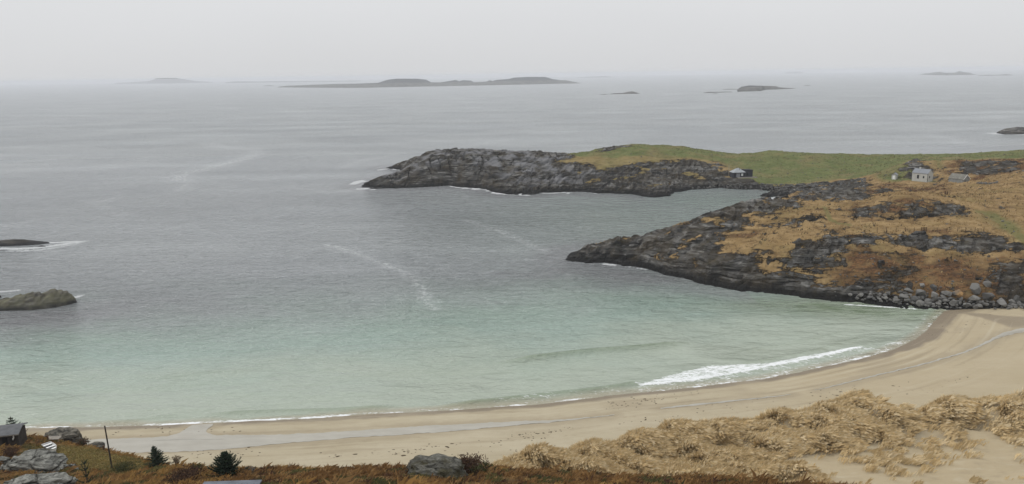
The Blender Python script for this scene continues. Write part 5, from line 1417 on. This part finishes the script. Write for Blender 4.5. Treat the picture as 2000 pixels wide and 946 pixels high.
for i in range(9): boxpart('plank', M_GREYWOOD, cb, -3.2, 7.8, -2.3 + i * 0.25, -2.07 + i * 0.25, -0.02, 0.03)
boxpart('deck_edge', M_GREYWOOD, cb, -3.2, 7.8, -2.36, -2.31, -0.5, 0.04)
for x in (-3.0, 0.0, 3.0, 6.0, 7.6): boxpart('deck_post', M_GREYWOOD, cb, x - 0.08, x + 0.08, -2.28, -2.12, -1.6, -0.03)
bm = bmesh.new(); tube(bm, [(-1.0, 1.4, 3.4), (-1.0, 1.4, 5.2)], [0.12, 0.12], 8); bm_obj('chimney', bm, M_BLACK, cb)
pole('flag_pole', 'thin pale pole standing left of the black cabin', 1423, 344, 20, 0.12, M_GREYWOOD, 'pole', 0.0, LAND)
pole('wooden_post', 'reddish post standing alone in the heath in front of the grey stone house', 1846, 380, 5, 0.22, M_BROWNWOOD, 'post', 0.0, LAND)
pole('wooden_post', 'second reddish post just right of the lone heath post', 1850, 380.5, 5, 0.20, M_BROWNWOOD, 'post', 0.0, LAND)

# low dry-stone wall beside the stone house
w0, w1 = LAND.hit(1908, 359.5), LAND.hit(1946, 358.5)
sw = empty('stone_wall', w0); tag(sw, 'low pale dry-stone wall running right from the grey stone house', 'wall')
for i in range(16):
    f_ = i / 15; c_ = w0 + (w1 - w0) * f_
    zg = float(LAND.z(c_[0], c_[1]))
    for k_ in range(2):
        st = bpy.data.objects.new('stone', BM[(i * 3 + k_) % 8]); COL.objects.link(st); st.parent = sw
        st.location = (c_[0] - w0[0] + 0.2 * k_, c_[1] - w0[1], zg - w0[2] + 0.18 + 0.36 * k_)
        st.scale = (0.95, 0.7, 0.75); st.rotation_euler = (0, 0, random.uniform(-0.4, 0.4))

# fence across the meadow: posts and wires
fpx = [1713, 1731, 1750, 1768, 1785, 1804, 1830, 1849, 1870, 1886, 1904, 1921]
fpt = [LAND.hit(a, 453.0 - 0.0 * a) for a in fpx]
fence = empty('wire_fence', fpt[0]); tag(fence, 'thin post-and-wire fence across the tan meadow of the promontory', 'fence')
o0 = Vector(fpt[0])
for p in fpt:
    bm = bmesh.new(); q = Vector(p) - o0
    tube(bm, [q + Vector((0, 0, -0.3)), q + Vector((0, 0, 0.6)), q + Vector((random.uniform(-0.06, 0.06), 0, 1.15))], [0.075, 0.07, 0.06], 6)
    bm_obj('post', bm, M_BROWNWOOD, fence)
for zh in (0.45, 0.95):
    bm = bmesh.new(); tube(bm, [Vector(p) - o0 + Vector((0, 0, zh)) for p in fpt], [0.014] * len(fpt), 4); bm_obj('wire', bm, M_GREYWOOD, fence)
g = LAND.hit(1804, 452)
gt = empty('wooden_gate', g, R(4)); tag(gt, 'small brown wooden gate in the meadow fence', 'gate')
for z in (0.25, 0.55, 0.85): boxpart('rail', M_BROWNWOOD, gt, -0.75, 0.75, -0.03, 0.03, z, z + 0.16)
for x in (-0.8, 0.68): boxpart('stile', M_BROWNWOOD, gt, x, x + 0.12, -0.06, 0.06, -0.1, 1.1)
# white stones beside the grass track
for k, (a, b) in enumerate([(1958, 434), (1964, 441), (1980, 454)]):
    place_boulder(a, b, [6, 4, 4][k], BM[k], ['largest white stone beside the green track on the promontory', 'middle white stone beside the green track on the promontory', 'lowest white stone beside the green track on the promontory'][k])
HAZE_DENSITY = 1.3e-4

# ------------------------------------------------------------------ haze over the sea
HZ = bpy.data.materials.new('sea_haze'); HZ.use_nodes = True
hn = HZ.node_tree.nodes; hn.clear()
ho = hn.new('ShaderNodeOutputMaterial'); hv = hn.new('ShaderNodeVolumePrincipled')
hv.inputs['Color'].default_value = (0.80, 0.82, 0.86, 1)
hv.inputs['Density'].default_value = HAZE_DENSITY
hv.inputs['Density Attribute'].default_value = ''
hv.inputs['Color Attribute'].default_value = ''
hv.inputs['Temperature Attribute'].default_value = ''
HZ.cycles.homogeneous_volume = True
hv.inputs['Anisotropy'].default_value = 0.0
HZ.node_tree.links.new(hv.outputs[0], ho.inputs['Volume'])
bm = bmesh.new(); box(bm, -17500, 17500, -2500, 17500, -26, 64)
o = bm_obj('haze', bm, HZ)
tag(o, 'thin pale sea haze over the water', 'haze', kind='stuff')
print('tris', sum((len(o.data.loops) - 2 * len(o.data.polygons)) for o in COL.objects if o.type == 'MESH') , 'objects', len(COL.objects))
